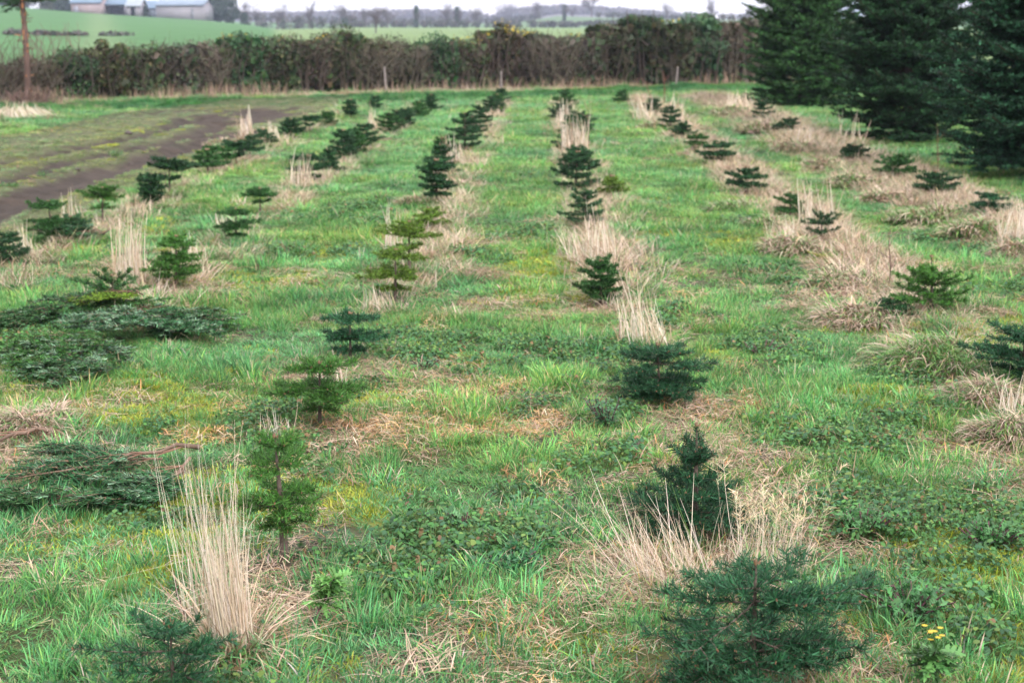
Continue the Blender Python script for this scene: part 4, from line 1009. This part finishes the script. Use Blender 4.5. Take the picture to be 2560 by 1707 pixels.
# ------------------------------------------------------------------ hedge along the end of the field
def cloud_leaves(mb, rng, n, C, rad, size, cols, probs, mi=0, amt=.2, upb=0.3):
    """n leaf quads in a set of lumps C (m,3) with radii rad (m,3)"""
    i = rng.integers(0, len(C), n); v = nrm(rng.normal(0, 1, (n, 3))); q = rng.uniform(.35, 1, n)**.5
    p = C[i]+v*rad[i]*q[:, None]
    nv = nrm(v+rng.normal(0, .8, (n, 3))+[0, 0, upb]); u = nrm(np.cross(nv, rng.normal(0, 1, (n, 3)))); w = np.cross(nv, u)
    s = size*rng.uniform(.6, 1.3, n)[:, None]
    P = np.stack([p-u*s*.5, p, p+u*s*.5], 1)
    ribbons(mb, P, s*np.array([.3, .8, .15])[None], w, mixc(rng, cols, probs, n, amt, .06), mi)
def twig_fan(mb, rng, n, base, H, Wd, Dp, col, mi=0, wdt=.012, up=.9, ln=(.2, .5)):
    x = rng.uniform(-1, 1, n); p = np.stack([x*Wd, rng.uniform(-1, 1, n)*Dp, rng.uniform(.1, .8, n)*H], -1)+base
    d = nrm(np.stack([x*.5+rng.normal(0, .8, n), rng.normal(0, .5, n), np.full(n, up)], -1)); l_ = rng.uniform(ln[0], ln[1], n)[:, None]
    md = p+d*l_*.5+rng.normal(0, .02, (n, 3)); en = p+nrm(d+rng.normal(0, .2, (n, 3)))*l_
    sd = nrm(np.cross(d, rng.normal(0, 1, (n, 3))))
    ribbons(mb, np.stack([p, md, en], 1), wdt*rng.uniform(.5, 1.2, n)[:, None]*np.array([1, .8, .3])[None], sd, vary(rng, col, n, .25, .06), mi)
KINDS = {
 'bramble': dict(cols=[(.020, .046, .018), (.040, .074, .024), (.050, .045, .030), (.10, .09, .045)], pr=[6, 4, 2.5, .8], n=14000, tw=260, tc=(.055, .047, .036)),
 'thorn': dict(cols=[(.046, .041, .030), (.034, .052, .022), (.082, .070, .052)], pr=[4, 4, 1.5], n=8500, tw=800, tc=(.085, .074, .058)),
 'gorse': dict(cols=[(.026, .055, .020), (.050, .042, .034), (.078, .068, .038)], pr=[5, 3, 1.5], n=14000, tw=420, tc=(.065, .052, .044)),
 'ivy': dict(cols=[(.016, .055, .024), (.026, .075, .030), (.04, .095, .032), (.045, .04, .03)], pr=[4, 3, 1, 1], n=17000, tw=160, tc=(.055, .045, .04)),
}
def bush(px, py, topy, wpx, kind, label, seed, flowers=0, depth=.8, yoff=0.0):
    b = gp(px, py); rng = np.random.default_rng(seed); H = height_over(b, topy-np.interp(px, [1150, 1600], [9, 18]))*(rng.uniform(.88, 1.14) if px > 100 else 1); Wd = wid(b, wpx)/2
    root = empty('hedge_bush', b, label=label, cat='hedge shrub', group='shrubs of the hedge at the end of the field')
    kd = dict(KINDS[kind]); kd['cols'] = np.array(kd['cols'])*rng.uniform(.75, 1.5)*np.array([rng.uniform(.8, 1.3), 1, rng.uniform(.8, 1.1)]); C = []; Rd = []
    m = 30
    for j in range(m):
        x = rng.uniform(-1, 1); zz = rng.uniform(.08, 1)**.8; C.append((x*Wd*.85, rng.uniform(-.2, 1)*depth*.8+.4, zz*H*.86*(1-.22*abs(x)*rng.uniform(.2, 1.3))*(1.17 if j % 6 == 0 else 1)))
        s = rng.uniform(.35, 1.3); Rd.append((.30*s, .30*s, .22*s))
    C = np.array(C); Rd = np.array(Rd)
    mb = MB()
    sx = rng.uniform(-.9, .9, 26)*Wd
    S = np.stack([sx*.8, rng.uniform(0, .8, 26), np.zeros(26)-.03], -1); E = np.stack([sx*1.0+rng.normal(0, .15, 26), rng.uniform(-.1, 1, 26), H*rng.uniform(.5, .95, 26)], -1); Mm = (S+E)/2+rng.normal(0, .1, (26, 3))
    frusta(mb, S, Mm, .022, .015, kd['tc'], 0, 5); frusta(mb, Mm, E, .015, .006, kd['tc'], 0, 5)
    twig_fan(mb, rng, kd['tw'], np.array([0, .35, 0]), H*.92, Wd, .5, kd['tc'], 0)
    mb.build('twigs', M_TWIG, root)
    mb = MB(); n = int(kd['n']*max(.6, Wd/.9))
    for j in range(m):               # every sprig of the shrub has a leaf colour of its own
        cj = np.array(kd['cols'])*rng.uniform(.6, 1.5); pj = np.array(kd['pr'])*rng.uniform(.2, 1.8, len(kd['pr']))
        cloud_leaves(mb, rng, n//m, C[j:j+1], Rd[j:j+1], .046, cj, pj)
    # filler: large leaf quads added deep inside to make the shrub dark and opaque
    m2 = 1500; p = np.stack([rng.uniform(-1, 1, m2)*Wd, rng.uniform(.3, 1.1, m2), rng.uniform(0, .82, m2)*H], -1)
    nv = nrm(rng.normal(0, 1, (m2, 3))); u = nrm(np.cross(nv, rng.normal(0, 1, (m2, 3))))
    ribbons(mb, np.stack([p-u*.08, p+u*.08], 1), np.full((m2, 2), .12), np.cross(nv, u), mixc(rng, kd['cols'], kd['pr'], m2))
    mb.build('foliage', M_HLEAF, root)
    if flowers:
        mb = MB(); tp = C[np.argsort(-C[:, 2])[:8]]; 
        cloud_leaves(mb, rng, flowers, tp+[0, 0, .12], np.full((8, 3), .2)*[1.2, 1, .5], .045, [(.46, .35, .035), (.36, .30, .04)], [3, 1])
        mb.build('flowers', M_HLEAF, root)
    return root
def hy(px): return np.interp(px, [-200, 0, 200, 700, 1300, 1760, 2352], [240, 233, 230, 212, 202, 192, 186])
HB = [(-120, 150, 'bramble', 0, 'dark bramble shrub beyond the left edge of the hedge'), (-10, 160, 'thorn', 0, 'bare thorn shrub at the left edge of the hedge'), (75, 150, 'thorn', 0, 'bare purplish shrub behind the stripped trunk'),
 (150, 128, 'ivy', 0, 'low dark ivy shrub right of the stripped trunk'), (230, 112, 'bramble', 0, 'bramble shrub fifth from the left in the hedge'), (310, 100, 'bramble', 0, 'bramble shrub below the pale path of the hill field'),
 (390, 95, 'gorse', 0, 'brownish shrub left of the greenest left part of the hedge'), (465, 92, 'thorn', 0, 'bare twiggy shrub in front of the grey barn'), (545, 88, 'ivy', 60, 'green ivy shrub below the barn with yellowish top'),
 (625, 82, 'bramble', 0, 'dark green bramble shrub right of the ivy one'), (705, 76, 'gorse', 40, 'olive shrub left of the bare gap in the hedge'), (780, 80, 'bramble', 0, 'bramble shrub next to the bare gap in the hedge'),
 (855, 98, 'thorn', 0, 'bare grey thorn shrub left of the white post'), (925, 100, 'thorn', 0, 'bare grey thorn shrub right of the white post'), (995, 92, 'ivy', 0, 'dark green ivy shrub in the middle of the hedge'),
 (1065, 82, 'gorse', 60, 'brown shrub in the middle of the hedge with few flowers'), (1140, 62, 'gorse', 230, 'gorse shrub crowned with yellow flowers'), (1205, 66, 'gorse', 130, 'gorse shrub with a line of yellow flowers, right of the fullest one'),
 (1270, 98, 'thorn', 0, 'low bare shrub in the dip of the hedge'), (1335, 72, 'gorse', 50, 'reddish brown shrub right of the dip in the hedge'), (1400, 56, 'bramble', 0, 'tall bramble shrub right of the dip'),
 (1470, 48, 'ivy', 0, 'tall dark ivy shrub right of the middle'), (1540, 46, 'bramble', 40, 'tall bramble shrub left of the far fence stake'), (1610, 46, 'ivy', 0, 'tall ivy shrub behind the far fence stake'),
 (1685, 50, 'thorn', 0, 'brown shrub left of the farthest big fir'), (1760, 50, 'bramble', 0, 'bramble shrub touching the farthest big fir'), (1850, 45, 'bramble', 0, 'bramble shrub behind the farthest big fir'),
 (1950, 40, 'bramble', 0, 'bramble shrub seen in the gap between the big firs'), (2060, 40, 'thorn', 0, 'bare shrub behind the middle big fir')]
for i, (px, ty, kd, fl, lab) in enumerate(HB): bush(px, hy(px), ty, 96 if px < 1750 else 120, kd, lab, 7000+i, fl)
# upright bare suckers above the left end of the hedge
def suckers(px, label, seed, top, n=26):
    b = gp(px, hy(px)-2); H = height_over(b, top); rng = np.random.default_rng(seed); mb = MB()
    root = empty('bare_shrub', b, label=label, cat='shrub', group='bare upright stems at the left of the hedge')
    x = rng.normal(0, .35, n); P = np.zeros((n, 5, 3)); t = np.linspace(0, 1, 5); hh = H*rng.uniform(.6, 1.02, n)
    for i in range(5): P[:, i, 0] = x+rng.normal(0, .12, n)*t[i]+x*.5*t[i]; P[:, i, 1] = .5+rng.normal(0, .1, n); P[:, i, 2] = hh*t[i]
    for i in range(4): frusta(mb, P[:, i], P[:, i+1], .010*(1-t[i]*.7), .010*(1-t[i+1]*.7), (.14, .09, .085), 0, 4)
    mb.build('stems', M_TWIG, root)
    mb = MB(); sel = P[:, 2:4].reshape(-1, 3); k = len(sel); d = nrm(np.stack([rng.normal(0, .6, k), rng.normal(0, .4, k), np.ones(k)], -1))
    frusta(mb, sel, sel+d*rng.uniform(.15, .35, k)[:, None], .004, .002, (.15, .10, .09), 0, 3); mb.build('twigs', M_TWIG, root)
suckers(15, 'tall bare purplish stems left of the stripped trunk', 1, 55); suckers(105, 'tall bare stems right of the stripped trunk', 2, 45); suckers(-80, 'bare stems past the left edge', 3, 55)
# tall dead grass at the hedge foot
rr = np.random.default_rng(77); n = 9000
xs = rr.uniform(-14, 22, n); s_ = (xs-HX0)/(HX1-HX0); ys = HY0+(HY1-HY0)*s_-rr.uniform(-.2, 1.1, n)*1.0
keep = fbm(xs, ys, .9, 33, 3)+rr.uniform(-.1, .1, n) > .52; xs, ys = xs[keep], ys[keep]; n = len(xs)
hh = rr.uniform(.08, .32, n)*(.5+fbm(xs, ys, 1.2, 35)); t = np.linspace(0, 1, 4); P = np.zeros((n, 4, 3)); zz = gz(xs, ys); lx = rr.normal(0, .2, n); ly = rr.normal(0, .2, n)
for i in range(4): P[:, i] = np.stack([xs+lx*hh*t[i]**1.5, ys+ly*hh*t[i]**1.5, zz-.02+hh*t[i]], -1)
sa = rr.uniform(0, 3.14, n)
mb = MB(); ribbons(mb, P, .012*rr.uniform(.5, 1.2, n)[:, None]*np.array([1, 1, .8, .3])[None], np.stack([np.cos(sa), np.sin(sa), sa*0], -1), mixc(rr, [(.36, .27, .2), (.27, .19, .14), (.17, .12, .09), (.07, .13, .04)], [3, 4, 3, 2], n))
o = mb.build('tall_dead_grass', M_STRAW); tag(o, label='brown uncut dead grass along the foot of the hedge', cat='dead grass', kind='stuff')

# fence stakes in front of the hedge
def stake(px, by, ty, r, label, lean):
    b = gp(px, by); H = height_over(b, ty); mb = MB(); t = np.linspace(0, 1, 4)
    P = np.stack([lean*H*t, t*0, -.05+(H+.05)*t], -1); tube(mb, P, [r*1.1, r, r, r*.9], (.20, .175, .17), 0, 8)
    box(mb, (P[-1][0]-r*.6, -r*.6, P[-1][2]-.01), (P[-1][0]+r*.6, r*.6, P[-1][2]+.004), (.4, .34, .34))
    o = mb.build('fence_post', M_WOOD); o.location = b; tag(o, label=label, cat='fence post', group='pale posts standing before the hedge')
stake(887, 216, 155, .021, 'pale wooden post before the hedge, left of the middle', -.05)
stake(1253/K, 232/K, 178/K, .017, 'grey post before the middle of the hedge', 0)
stake(1552, 198, 155, .02, 'thin leaning stake before the dark right part of the hedge', .10)

# ------------------------------------------------------------------ stripped conifer at the left
b = gp(64, 240); rng = np.random.default_rng(88)
root = empty('stripped_fir', b, label='bare stripped fir trunk with flaking orange bark at the far left', cat='tree')
mb = MB(); t = np.linspace(0, 1, 40); P = np.stack([.03*np.sin(t*5), t*0, -.05+3.1*t], -1)
cc = np.array([(.10, .065, .055)]*40)*rng.uniform(.7, 1.3, (40, 1)); fl = rng.uniform(0, 1, 40) < .3; tube(mb, P, np.interp(t, [0, .08, .3, 1], [.11, .062, .052, .035])*rng.uniform(.9, 1.12, 40), cc, 0, 9)
for j in range(46):                 # flakes of orange inner bark
    z = rng.uniform(.05, 2.4); a = rng.uniform(0, 6.28); ra = np.interp(z/3.1, [0, .08, .3, 1], [.11, .062, .052, .035])*1.03
    p = np.array([ra*math.cos(a)+.03*math.sin(z/3.1*5), ra*math.sin(a), z]); e_ = p+[0, 0, rng.uniform(.03, .10)]
    ribbons(mb, np.array([[p*[1.04, 1.04, 1], e_*[1.06, 1.06, 1]]]), np.array([[.035, .02]]), np.array([[-math.sin(a), math.cos(a), .1]]), np.array([[.36, .16, .08]])*rng.uniform(.6, 1.2))
mb.build('trunk', M_BARK, root)
mb = MB()
for j in range(34):
    z = rng.uniform(.15, 2.3); a = rng.uniform(0, 6.28); l_ = rng.uniform(.04, .16); p = np.array([.07*math.cos(a)*.8, .07*math.sin(a)*.8, z])
    frusta(mb, [p], [p+np.array([math.cos(a), math.sin(a), .1])*l_], .012, .006, (.30, .15, .09) if rng.uniform() < .4 else (.12, .08, .06), 0, 5)
mb.build('branch_stub', M_BARK, root)
mb = MB(); S0, S1 = [], []
for z in (1.86, 1.95, 2.1, 2.3, 2.5, 2.7, 2.95):
    for j in range(8):
        a = rng.uniform(0, 6.28); P_, s0, s1, wd_, _ = branch_shoots(rng, (0, 0, z+rng.normal(0, .05)), a, rng.normal(-.25, .2), rng.uniform(.3, .62)*(1.1 if z > 1.8 else .8), twigs=4, sub=True)
        S0.append(s0); S1.append(s1); frusta(mb, P_[:-1], P_[1:], .008, .006, (.08, .06, .05), 1, 4)
needles(mb, np.concatenate(S0), np.concatenate(S1), 240, .032, .008, (.03, .085, .035), rng, 0)
mb.build('crown', [M_FIR, M_BARK], root)
mb = MB(); n = 260; a = rng.uniform(0, 6.28, n); p = np.stack([rng.normal(0, .22, n), rng.normal(-.1, .15, n), np.zeros(n)], -1); d = np.stack([rng.normal(0, .5, n), rng.normal(0, .4, n), rng.uniform(.2, 1, n)], -1)
frusta(mb, p, p+nrm(d)*rng.uniform(.15, .42, n)[:, None], .008, .004, vary(rng, (.13, .09, .075), n), 0, 4)
mb2 = empty('brushwood_heap', b+np.array([.1, -.1, 0]), label='small heap of dead brushwood at the foot of the stripped trunk', cat='brushwood')
mb.build('dead_twigs', M_TWIG, mb2)

# ------------------------------------------------------------------ far country: barns, house, trees, hedgerows, woods
def gpd(px, D):                      # a ground point at a given distance in the direction of photo column px (2560 px wide)
    x = (px-1337)/FPX*D; return np.array([x, D, float(gz(x, D))])
def barn(px0, px1, D, eave, ridge, label, wallc, roofc, openf=None, depth=9, door=None, seed=1):
    a = gpd(px0, D); c = gpd(px1, D); w = c[0]-a[0]; zb = min(a[2], c[2])-.3
    root = empty('barn', (a[0]+w/2, D, zb), label=label, cat='barn', group='farm buildings on the hill')
    E = eave+.3; Rg = ridge+.3; h = w/2
    mb = MB()
    if openf:
        xo0, xo1 = openf; X0, X1 = -h+w*xo0, -h+w*xo1
        box(mb, (-h, 0, 0), (X0, .25, E), wallc); box(mb, (X1, 0, 0), (h, .25, E), wallc); box(mb, (X0, 0, E*.88), (X1, .25, E), wallc)
    else: box(mb, (-h, 0, 0), (h, .25, E), wallc)
    box(mb, (-h, .25, 0), (-h+.25, depth-.25, E), wallc); box(mb, (h-.25, .25, 0), (h, depth-.25, E), wallc); box(mb, (-h, depth-.25, 0), (h, depth, E), wallc)
    for s_ in (-1, 1):               # gable triangles under the pitched roof
        x = s_*(h-.13); V = [[x-.12, 0, E], [x+.12, 0, E], [x+.12, depth/2, Rg-.1], [x-.12, depth/2, Rg-.1], [x-.12, depth, E], [x+.12, depth, E]]
        mb.add(V, [[0, 1, 2, 3], [3, 2, 5, 4], [0, 3, 4, 0], [1, 5, 2, 1]], wallc)
    mb.build('wall', M_WALL, root)
    mb = MB(); n = max(6, int(w/.5)); xs_ = np.linspace(-h-.3, h+.3, n*2+1)
    for sgn, y0, y1 in ((1, -.4, depth/2), (-1, depth+.4, depth/2)):
        zc = .04*(np.arange(len(xs_)) % 2)
        A_ = np.stack([xs_, np.full(len(xs_), y0), E-.05+zc], -1); B_ = np.stack([xs_, np.full(len(xs_), y1), Rg+zc], -1)
        V = np.concatenate([A_, B_, A_-[0, 0, .12], B_-[0, 0, .12]]); m = len(xs_); i = np.arange(m-1)
        F = np.concatenate([np.stack([i, i+1, m+i+1, m+i], -1), np.stack([2*m+i, 3*m+i, 3*m+i+1, 2*m+i+1], -1), np.stack([i, 2*m+i, 2*m+i+1, i+1], -1)])
        mb.add(V, F, roofc)
    mb.build('roof', M_ROOF, root)
    if door:
        mb = MB(); d0, d1, hz_, dc = door; box(mb, (-h+w*d0, -.09, .2), (-h+w*d1, -.02, hz_), dc); mb.build('door', M_ROOF, root)
    return root
PK = (.25, .20, .215); GYW = (.19, .18, .205); BLU = (.10, .15, .22)
barn(196, 268, 372, 2.6, 4.4, 'pinkish walled barn with blue roof at the left end of the farm', PK, BLU, door=(.1, .25, 2.0, (.2, .2, .25)))
barn(270, 330, 376, 2.6, 4.6, 'open fronted dark shed between the pink barn and the gabled one', (.16, .15, .18), BLU, openf=(.06, .94))
barn(332, 366, 369, 2.4, 4.0, 'small grey gabled shed right of the open one', GYW, (.22, .25, .29), openf=(.3, .6), depth=6)
barn(368, 404, 378, 2.2, 3.9, 'low dark blue shed left of the big grey barn', (.12, .14, .18), BLU, openf=(.1, .5), depth=7)
barn(405, 520, 366, 3.4, 4.7, 'long grey walled barn at the right end of the farm', (.205, .195, .225), (.13, .17, .23), door=(.76, .8, 2.9, (.12, .13, .16)), depth=12)
# far white house on the right
a = gpd(1830, 760); root = empty('farmhouse', a, label='far pale house behind the hedge left of the firs', cat='house')
mb = MB(); box(mb, (-3.5, 0, -1), (3.5, 5, 3.4), (.42, .42, .48)); mb.build('wall', M_WALL, root)
mb = MB(); mb.add([[-3.8, -.4, 3.3], [3.8, -.4, 3.3], [3.2, 2.5, 5.4], [-3.2, 2.5, 5.4], [3.8, 5.4, 3.3], [-3.8, 5.4, 3.3]], [[0, 1, 2, 3], [3, 2, 4, 5], [1, 4, 2, 1], [0, 3, 5, 0]], (.30, .32, .40)); mb.build('roof', M_ROOF, root)
mb = MB(); box(mb, (-2.8, 2.2, 5.1), (-2.2, 2.8, 6.3), (.3, .25, .25)); mb.build('chimney', M_WALL, root)
for x in (-2, 0, 2):
    mb = MB(); box(mb, (x-.4, -.05, 1.6), (x+.4, -.01, 2.6), (.06, .07, .09)); mb.build('window', M_ROOF, root)

def bare_tree(px, D, H, label, seed, col=(.085, .07, .075), spread=.7, ivy=0., crown=1., zoff=-.3):
    b = gpd(px, D); b[2] += zoff; rng = np.random.default_rng(seed)
    root = empty('bare_tree', b, label=label, cat='tree', group='bare winter trees in the far fields')
    S0 = np.array([[0, 0, 0.]]); d = np.array([[0, 0, 1.]]); l_ = np.array([H*.28]); r = np.array([H*.022]); tk = MB(); cr = MB()
    for lev in range(5):
        E = S0+d*l_[:, None]
        frusta(tk if lev == 0 else cr, S0, E, r, r*.65, col, 0, 6 if lev < 2 else 4)
        if lev == 4: break
        nc = [6, 5, 5, 4][lev]; i = np.repeat(np.arange(len(S0)), nc); n = len(i); t = rng.uniform(.35, 1, n); t[::nc] = 1
        S1 = S0[i]+(E-S0)[i]*t[:, None]
        nd = nrm(d[i]+rng.normal(0, spread*.75, (n, 3))*[1.1, 1.1, .6]+[0, 0, .22]); ln = l_[i]*rng.uniform(.5, .85, n); ln[::nc] = l_[::1].repeat(1)*.85
        S0, d, l_, r = S1, nd, ln, np.maximum(r[i]*.5, .02*H/10)
    tk.build('trunk', M_TWIG, root); cr.build('crown', M_TWIG, root)
    if ivy:
        mb = MB(); n = 1400; z = rng.uniform(.02, ivy, n)*H; a = rng.uniform(0, 6.28, n); q = H*.09*rng.uniform(.3, 1, n)*(1-.3*z/H)
        C = np.stack([q*np.cos(a), q*np.sin(a), z], -1); cloud_leaves(mb, rng, n, C, np.full((n, 3), .25), .4, [(.03, .055, .035), (.04, .07, .04)], [1, 1]); mb.build('ivy', M_HLEAF, root)
    return root
BT = [(622, 400, 9, 'bare tree right of the dark evergreen by the barn', .9, .35), (655, 430, 6, 'small bare tree at the foot of the hill field', .7, 0), (705, 420, 9.5, 'round bare tree at the right end of the hill field', .9, 0), (782, 410, 9.0, 'thin bare tree against the far ridge, left of the middle', .5, 0),
 (870, 440, 10, 'broad bare tree in the left middle distance', .9, .3), (920, 455, 8, 'bare tree right of the broad one', 1., 0), (975, 450, 10, 'tall bare tree left of the middle distance field', .9, 0), (945, 250, 6.0, 'bare tree in front of the pale field', .8, 0),
 (1045, 455, 7.2, 'narrow ivy clad tree on the middle field hedge', .35, .85), (1118, 470, 9, 'thin bare tree between the two ivy clad ones', .5, 0), (1145, 470, 8.0, 'ivy clad tree right of the thin bare tree', .5, .75), (1190, 480, 9, 'faint bare tree left of the ridge tree', .8, 0),
 (1270, 900, 20, 'round crowned tree standing on the ridge', .9, 0), (1340, 640, 10, 'bare tree at the left of the green rise', .9, 0), (1408, 560, 7, 'dark tree standing on the green rise', .6, .8), (1475, 640, 14, 'tall bare tree on the skyline right of the middle', .8, 0),
 (1350, 900, 16, 'faint bare tree on the skyline above the rise', .8, 0), (1660, 640, 9, 'low bare tree on the skyline above the dark hedge', .9, 0), (1770, 600, 12, 'bare tree left of the far pale house', .8, 0), (1860, 560, 8, 'bare tree beside the far pale house', .9, 0), (1890, 600, 9, 'bare tree right of the far pale house', .9, 0), (1430, 700, 9, 'thin bare tree on the skyline left of the tall one', .8, 0)]
for i, (px, D, H, lab, sp, iv) in enumerate(BT): bare_tree(px, D, H, lab, 8000+i, spread=sp, ivy=iv)

def round_tree(px, D, H, Wd, label, seed, cols, leafsize=.5, n=5200):
    b = gpd(px, D); rng = np.random.default_rng(seed); root = empty('evergreen_tree', b, label=label, cat='tree')
    mb = MB(); frusta(mb, [[0, 0, -.5]], [[0, 0, H*.5]], .3, .2, (.06, .05, .04), 0, 8); mb.build('trunk', M_TWIG, root)
    C = np.stack([rng.uniform(-1, 1, 40)*Wd*.4, rng.uniform(-1, 1, 40)*Wd*.3, rng.uniform(.1, .85, 40)*H], -1); C[:, 0] *= 1-.45*(C[:, 2]/H)**2
    mb = MB(); cloud_leaves(mb, rng, n, C, np.full((40, 3), Wd*.15), leafsize, cols, [1]*len(cols)); mb.build('crown', M_HLEAF, root)
EV = [(.018, .034, .024), (.024, .046, .03), (.03, .05, .035)]
round_tree(562, 385, 6.8, 9, 'large dark evergreen tree right of the grey barn', 1, EV)
round_tree(150, 400, 4, 7, 'low dark tree left of the pink barn', 2, [(.06, .06, .045), (.05, .07, .04)])
round_tree(178, 398, 4.6, 4, 'dark bush touching the pink barn', 3, EV)
round_tree(40, 410, 4.5, 9, 'dark tree at the top left corner of the hill field', 4, EV)
round_tree(375, 372, 2.6, 2.4, 'small dark bush before the low blue shed', 5, EV, .25, 1500)

def hedgerow(p0, D0, p1, D1, h, label, seed, col=((.055, .058, .05), (.075, .065, .06), (.045, .058, .04))):
    a = gpd(p0, D0); c = gpd(p1, D1); rng = np.random.default_rng(seed); L_ = math.hypot(*(c-a)[:2]); n = int(L_/.45)
    t = np.sort(rng.uniform(0, 1, n)); x = a[0]+(c-a)[0]*t; y = a[1]+(c-a)[1]*t; z = gz(x, y)
    hh = h*(.6+.7*fbm(x, y, 14, seed)); C = np.stack([x-a[0], y-a[1]+rng.normal(0, .3, n), z-a[2]+hh*.5], -1)
    mb = MB(); cloud_leaves(mb, rng, n*22, C, np.stack([np.full(n, .9), np.full(n, .7), hh*.6], -1), .38 if D0 < 300 else .6, list(col), [1]*len(col))
    o = mb.build('hedgerow', M_HLEAF); o.location = a; tag(o, label=label, cat='hedgerow', group='far hedgerows between the fields')
hedgerow(-300, 402, 190, 400, 4.5, 'dark hedgerow on the skyline left of the barns', 9)
hedgerow(-200, 150, 130, 152, .45, 'low dark hedgerow across the hill field at far left', 1)
hedgerow(130, 152, 235, 155, .45, 'hedgerow stub left of the pale path up the hill field', 2)
hedgerow(280, 156, 330, 158, .45, 'short hedgerow stub right of the pale path', 3)
hedgerow(600, 440, 900, 465, 3.6, 'thick dark hedgerow at the foot of the hill field', 4)
hedgerow(880, 462, 1440, 475, 1.7, 'dark hedgerow behind the pale middle field', 5)
hedgerow(860, 640, 1350, 650, 2.6, 'hedgerow of the farther fields in the middle', 6)
hedgerow(1370, 500, 1560, 520, 1.6, 'dark hedgerow below the green rise', 7)
hedgerow(1480, 645, 2000, 640, 2.0, 'hedgerow along the skyline at right', 8)
# far woods on the ridge: one mass
rng = np.random.default_rng(99); n = 1500
px = rng.uniform(300, 1760, n); D = rng.uniform(1080, 1290, n); x = (px-1337)/FPX*D; keep = (fbm(px, D, 90, 5, 2) > .36); x, D = x[keep], D[keep]; n = len(x)
C = np.stack([x, D, gz(x, D)+2.2], -1); mb = MB()
cloud_leaves(mb, rng, n*60, C, np.tile([[4.5, 4.5, 3.0]], (n, 1))*rng.uniform(.6, 1.3, (n, 1)), 1.7, [(.085, .075, .08), (.07, .07, .065), (.10, .08, .08)], [1, 1, 1])
o = mb.build('distant_woodland', M_HLEAF); tag(o, label='purplish bare woods covering the far ridge', cat='woodland', kind='stuff')
rng = np.random.default_rng(98); n = 260
px = rng.uniform(740, 1330, n); D = rng.uniform(700, 1000, n); x = (px-1337)/FPX*D
C = np.stack([x, D, gz(x, D)+1.2], -1); mb = MB(); cloud_leaves(mb, rng, n*50, C, np.tile([[3.6, 3.6, 2.0]], (n, 1)), 1.3, [(.08, .07, .075), (.06, .065, .055)], [1, 1])
o = mb.build('valley_woodland', M_HLEAF); tag(o, label='bare trees filling the valley below the far ridge', cat='woodland', kind='stuff')

# ------------------------------------------------------------------ haze
HZ = True
if HZ:
    m = bpy.data.materials.new('thin_air'); m.use_nodes = True; t = m.node_tree; t.nodes.clear()
    o_ = t.nodes.new('ShaderNodeOutputMaterial'); v = t.nodes.new('ShaderNodeVolumePrincipled')
    v.inputs['Color'].default_value = (.62, .68, .95, 1); v.inputs['Density'].default_value = .0003; v.inputs['Anisotropy'].default_value = .1
    t.links.new(v.outputs[0], o_.inputs['Volume'])
    mb = MB(); box(mb, (-1500, -70, float(Z.min())-1.2), (1500, 2450, 60), (1, 1, 1)); h_ = mb.build('haze', m); tag(h_, kind='stuff', label='thin bluish haze over the far fields', cat='haze')
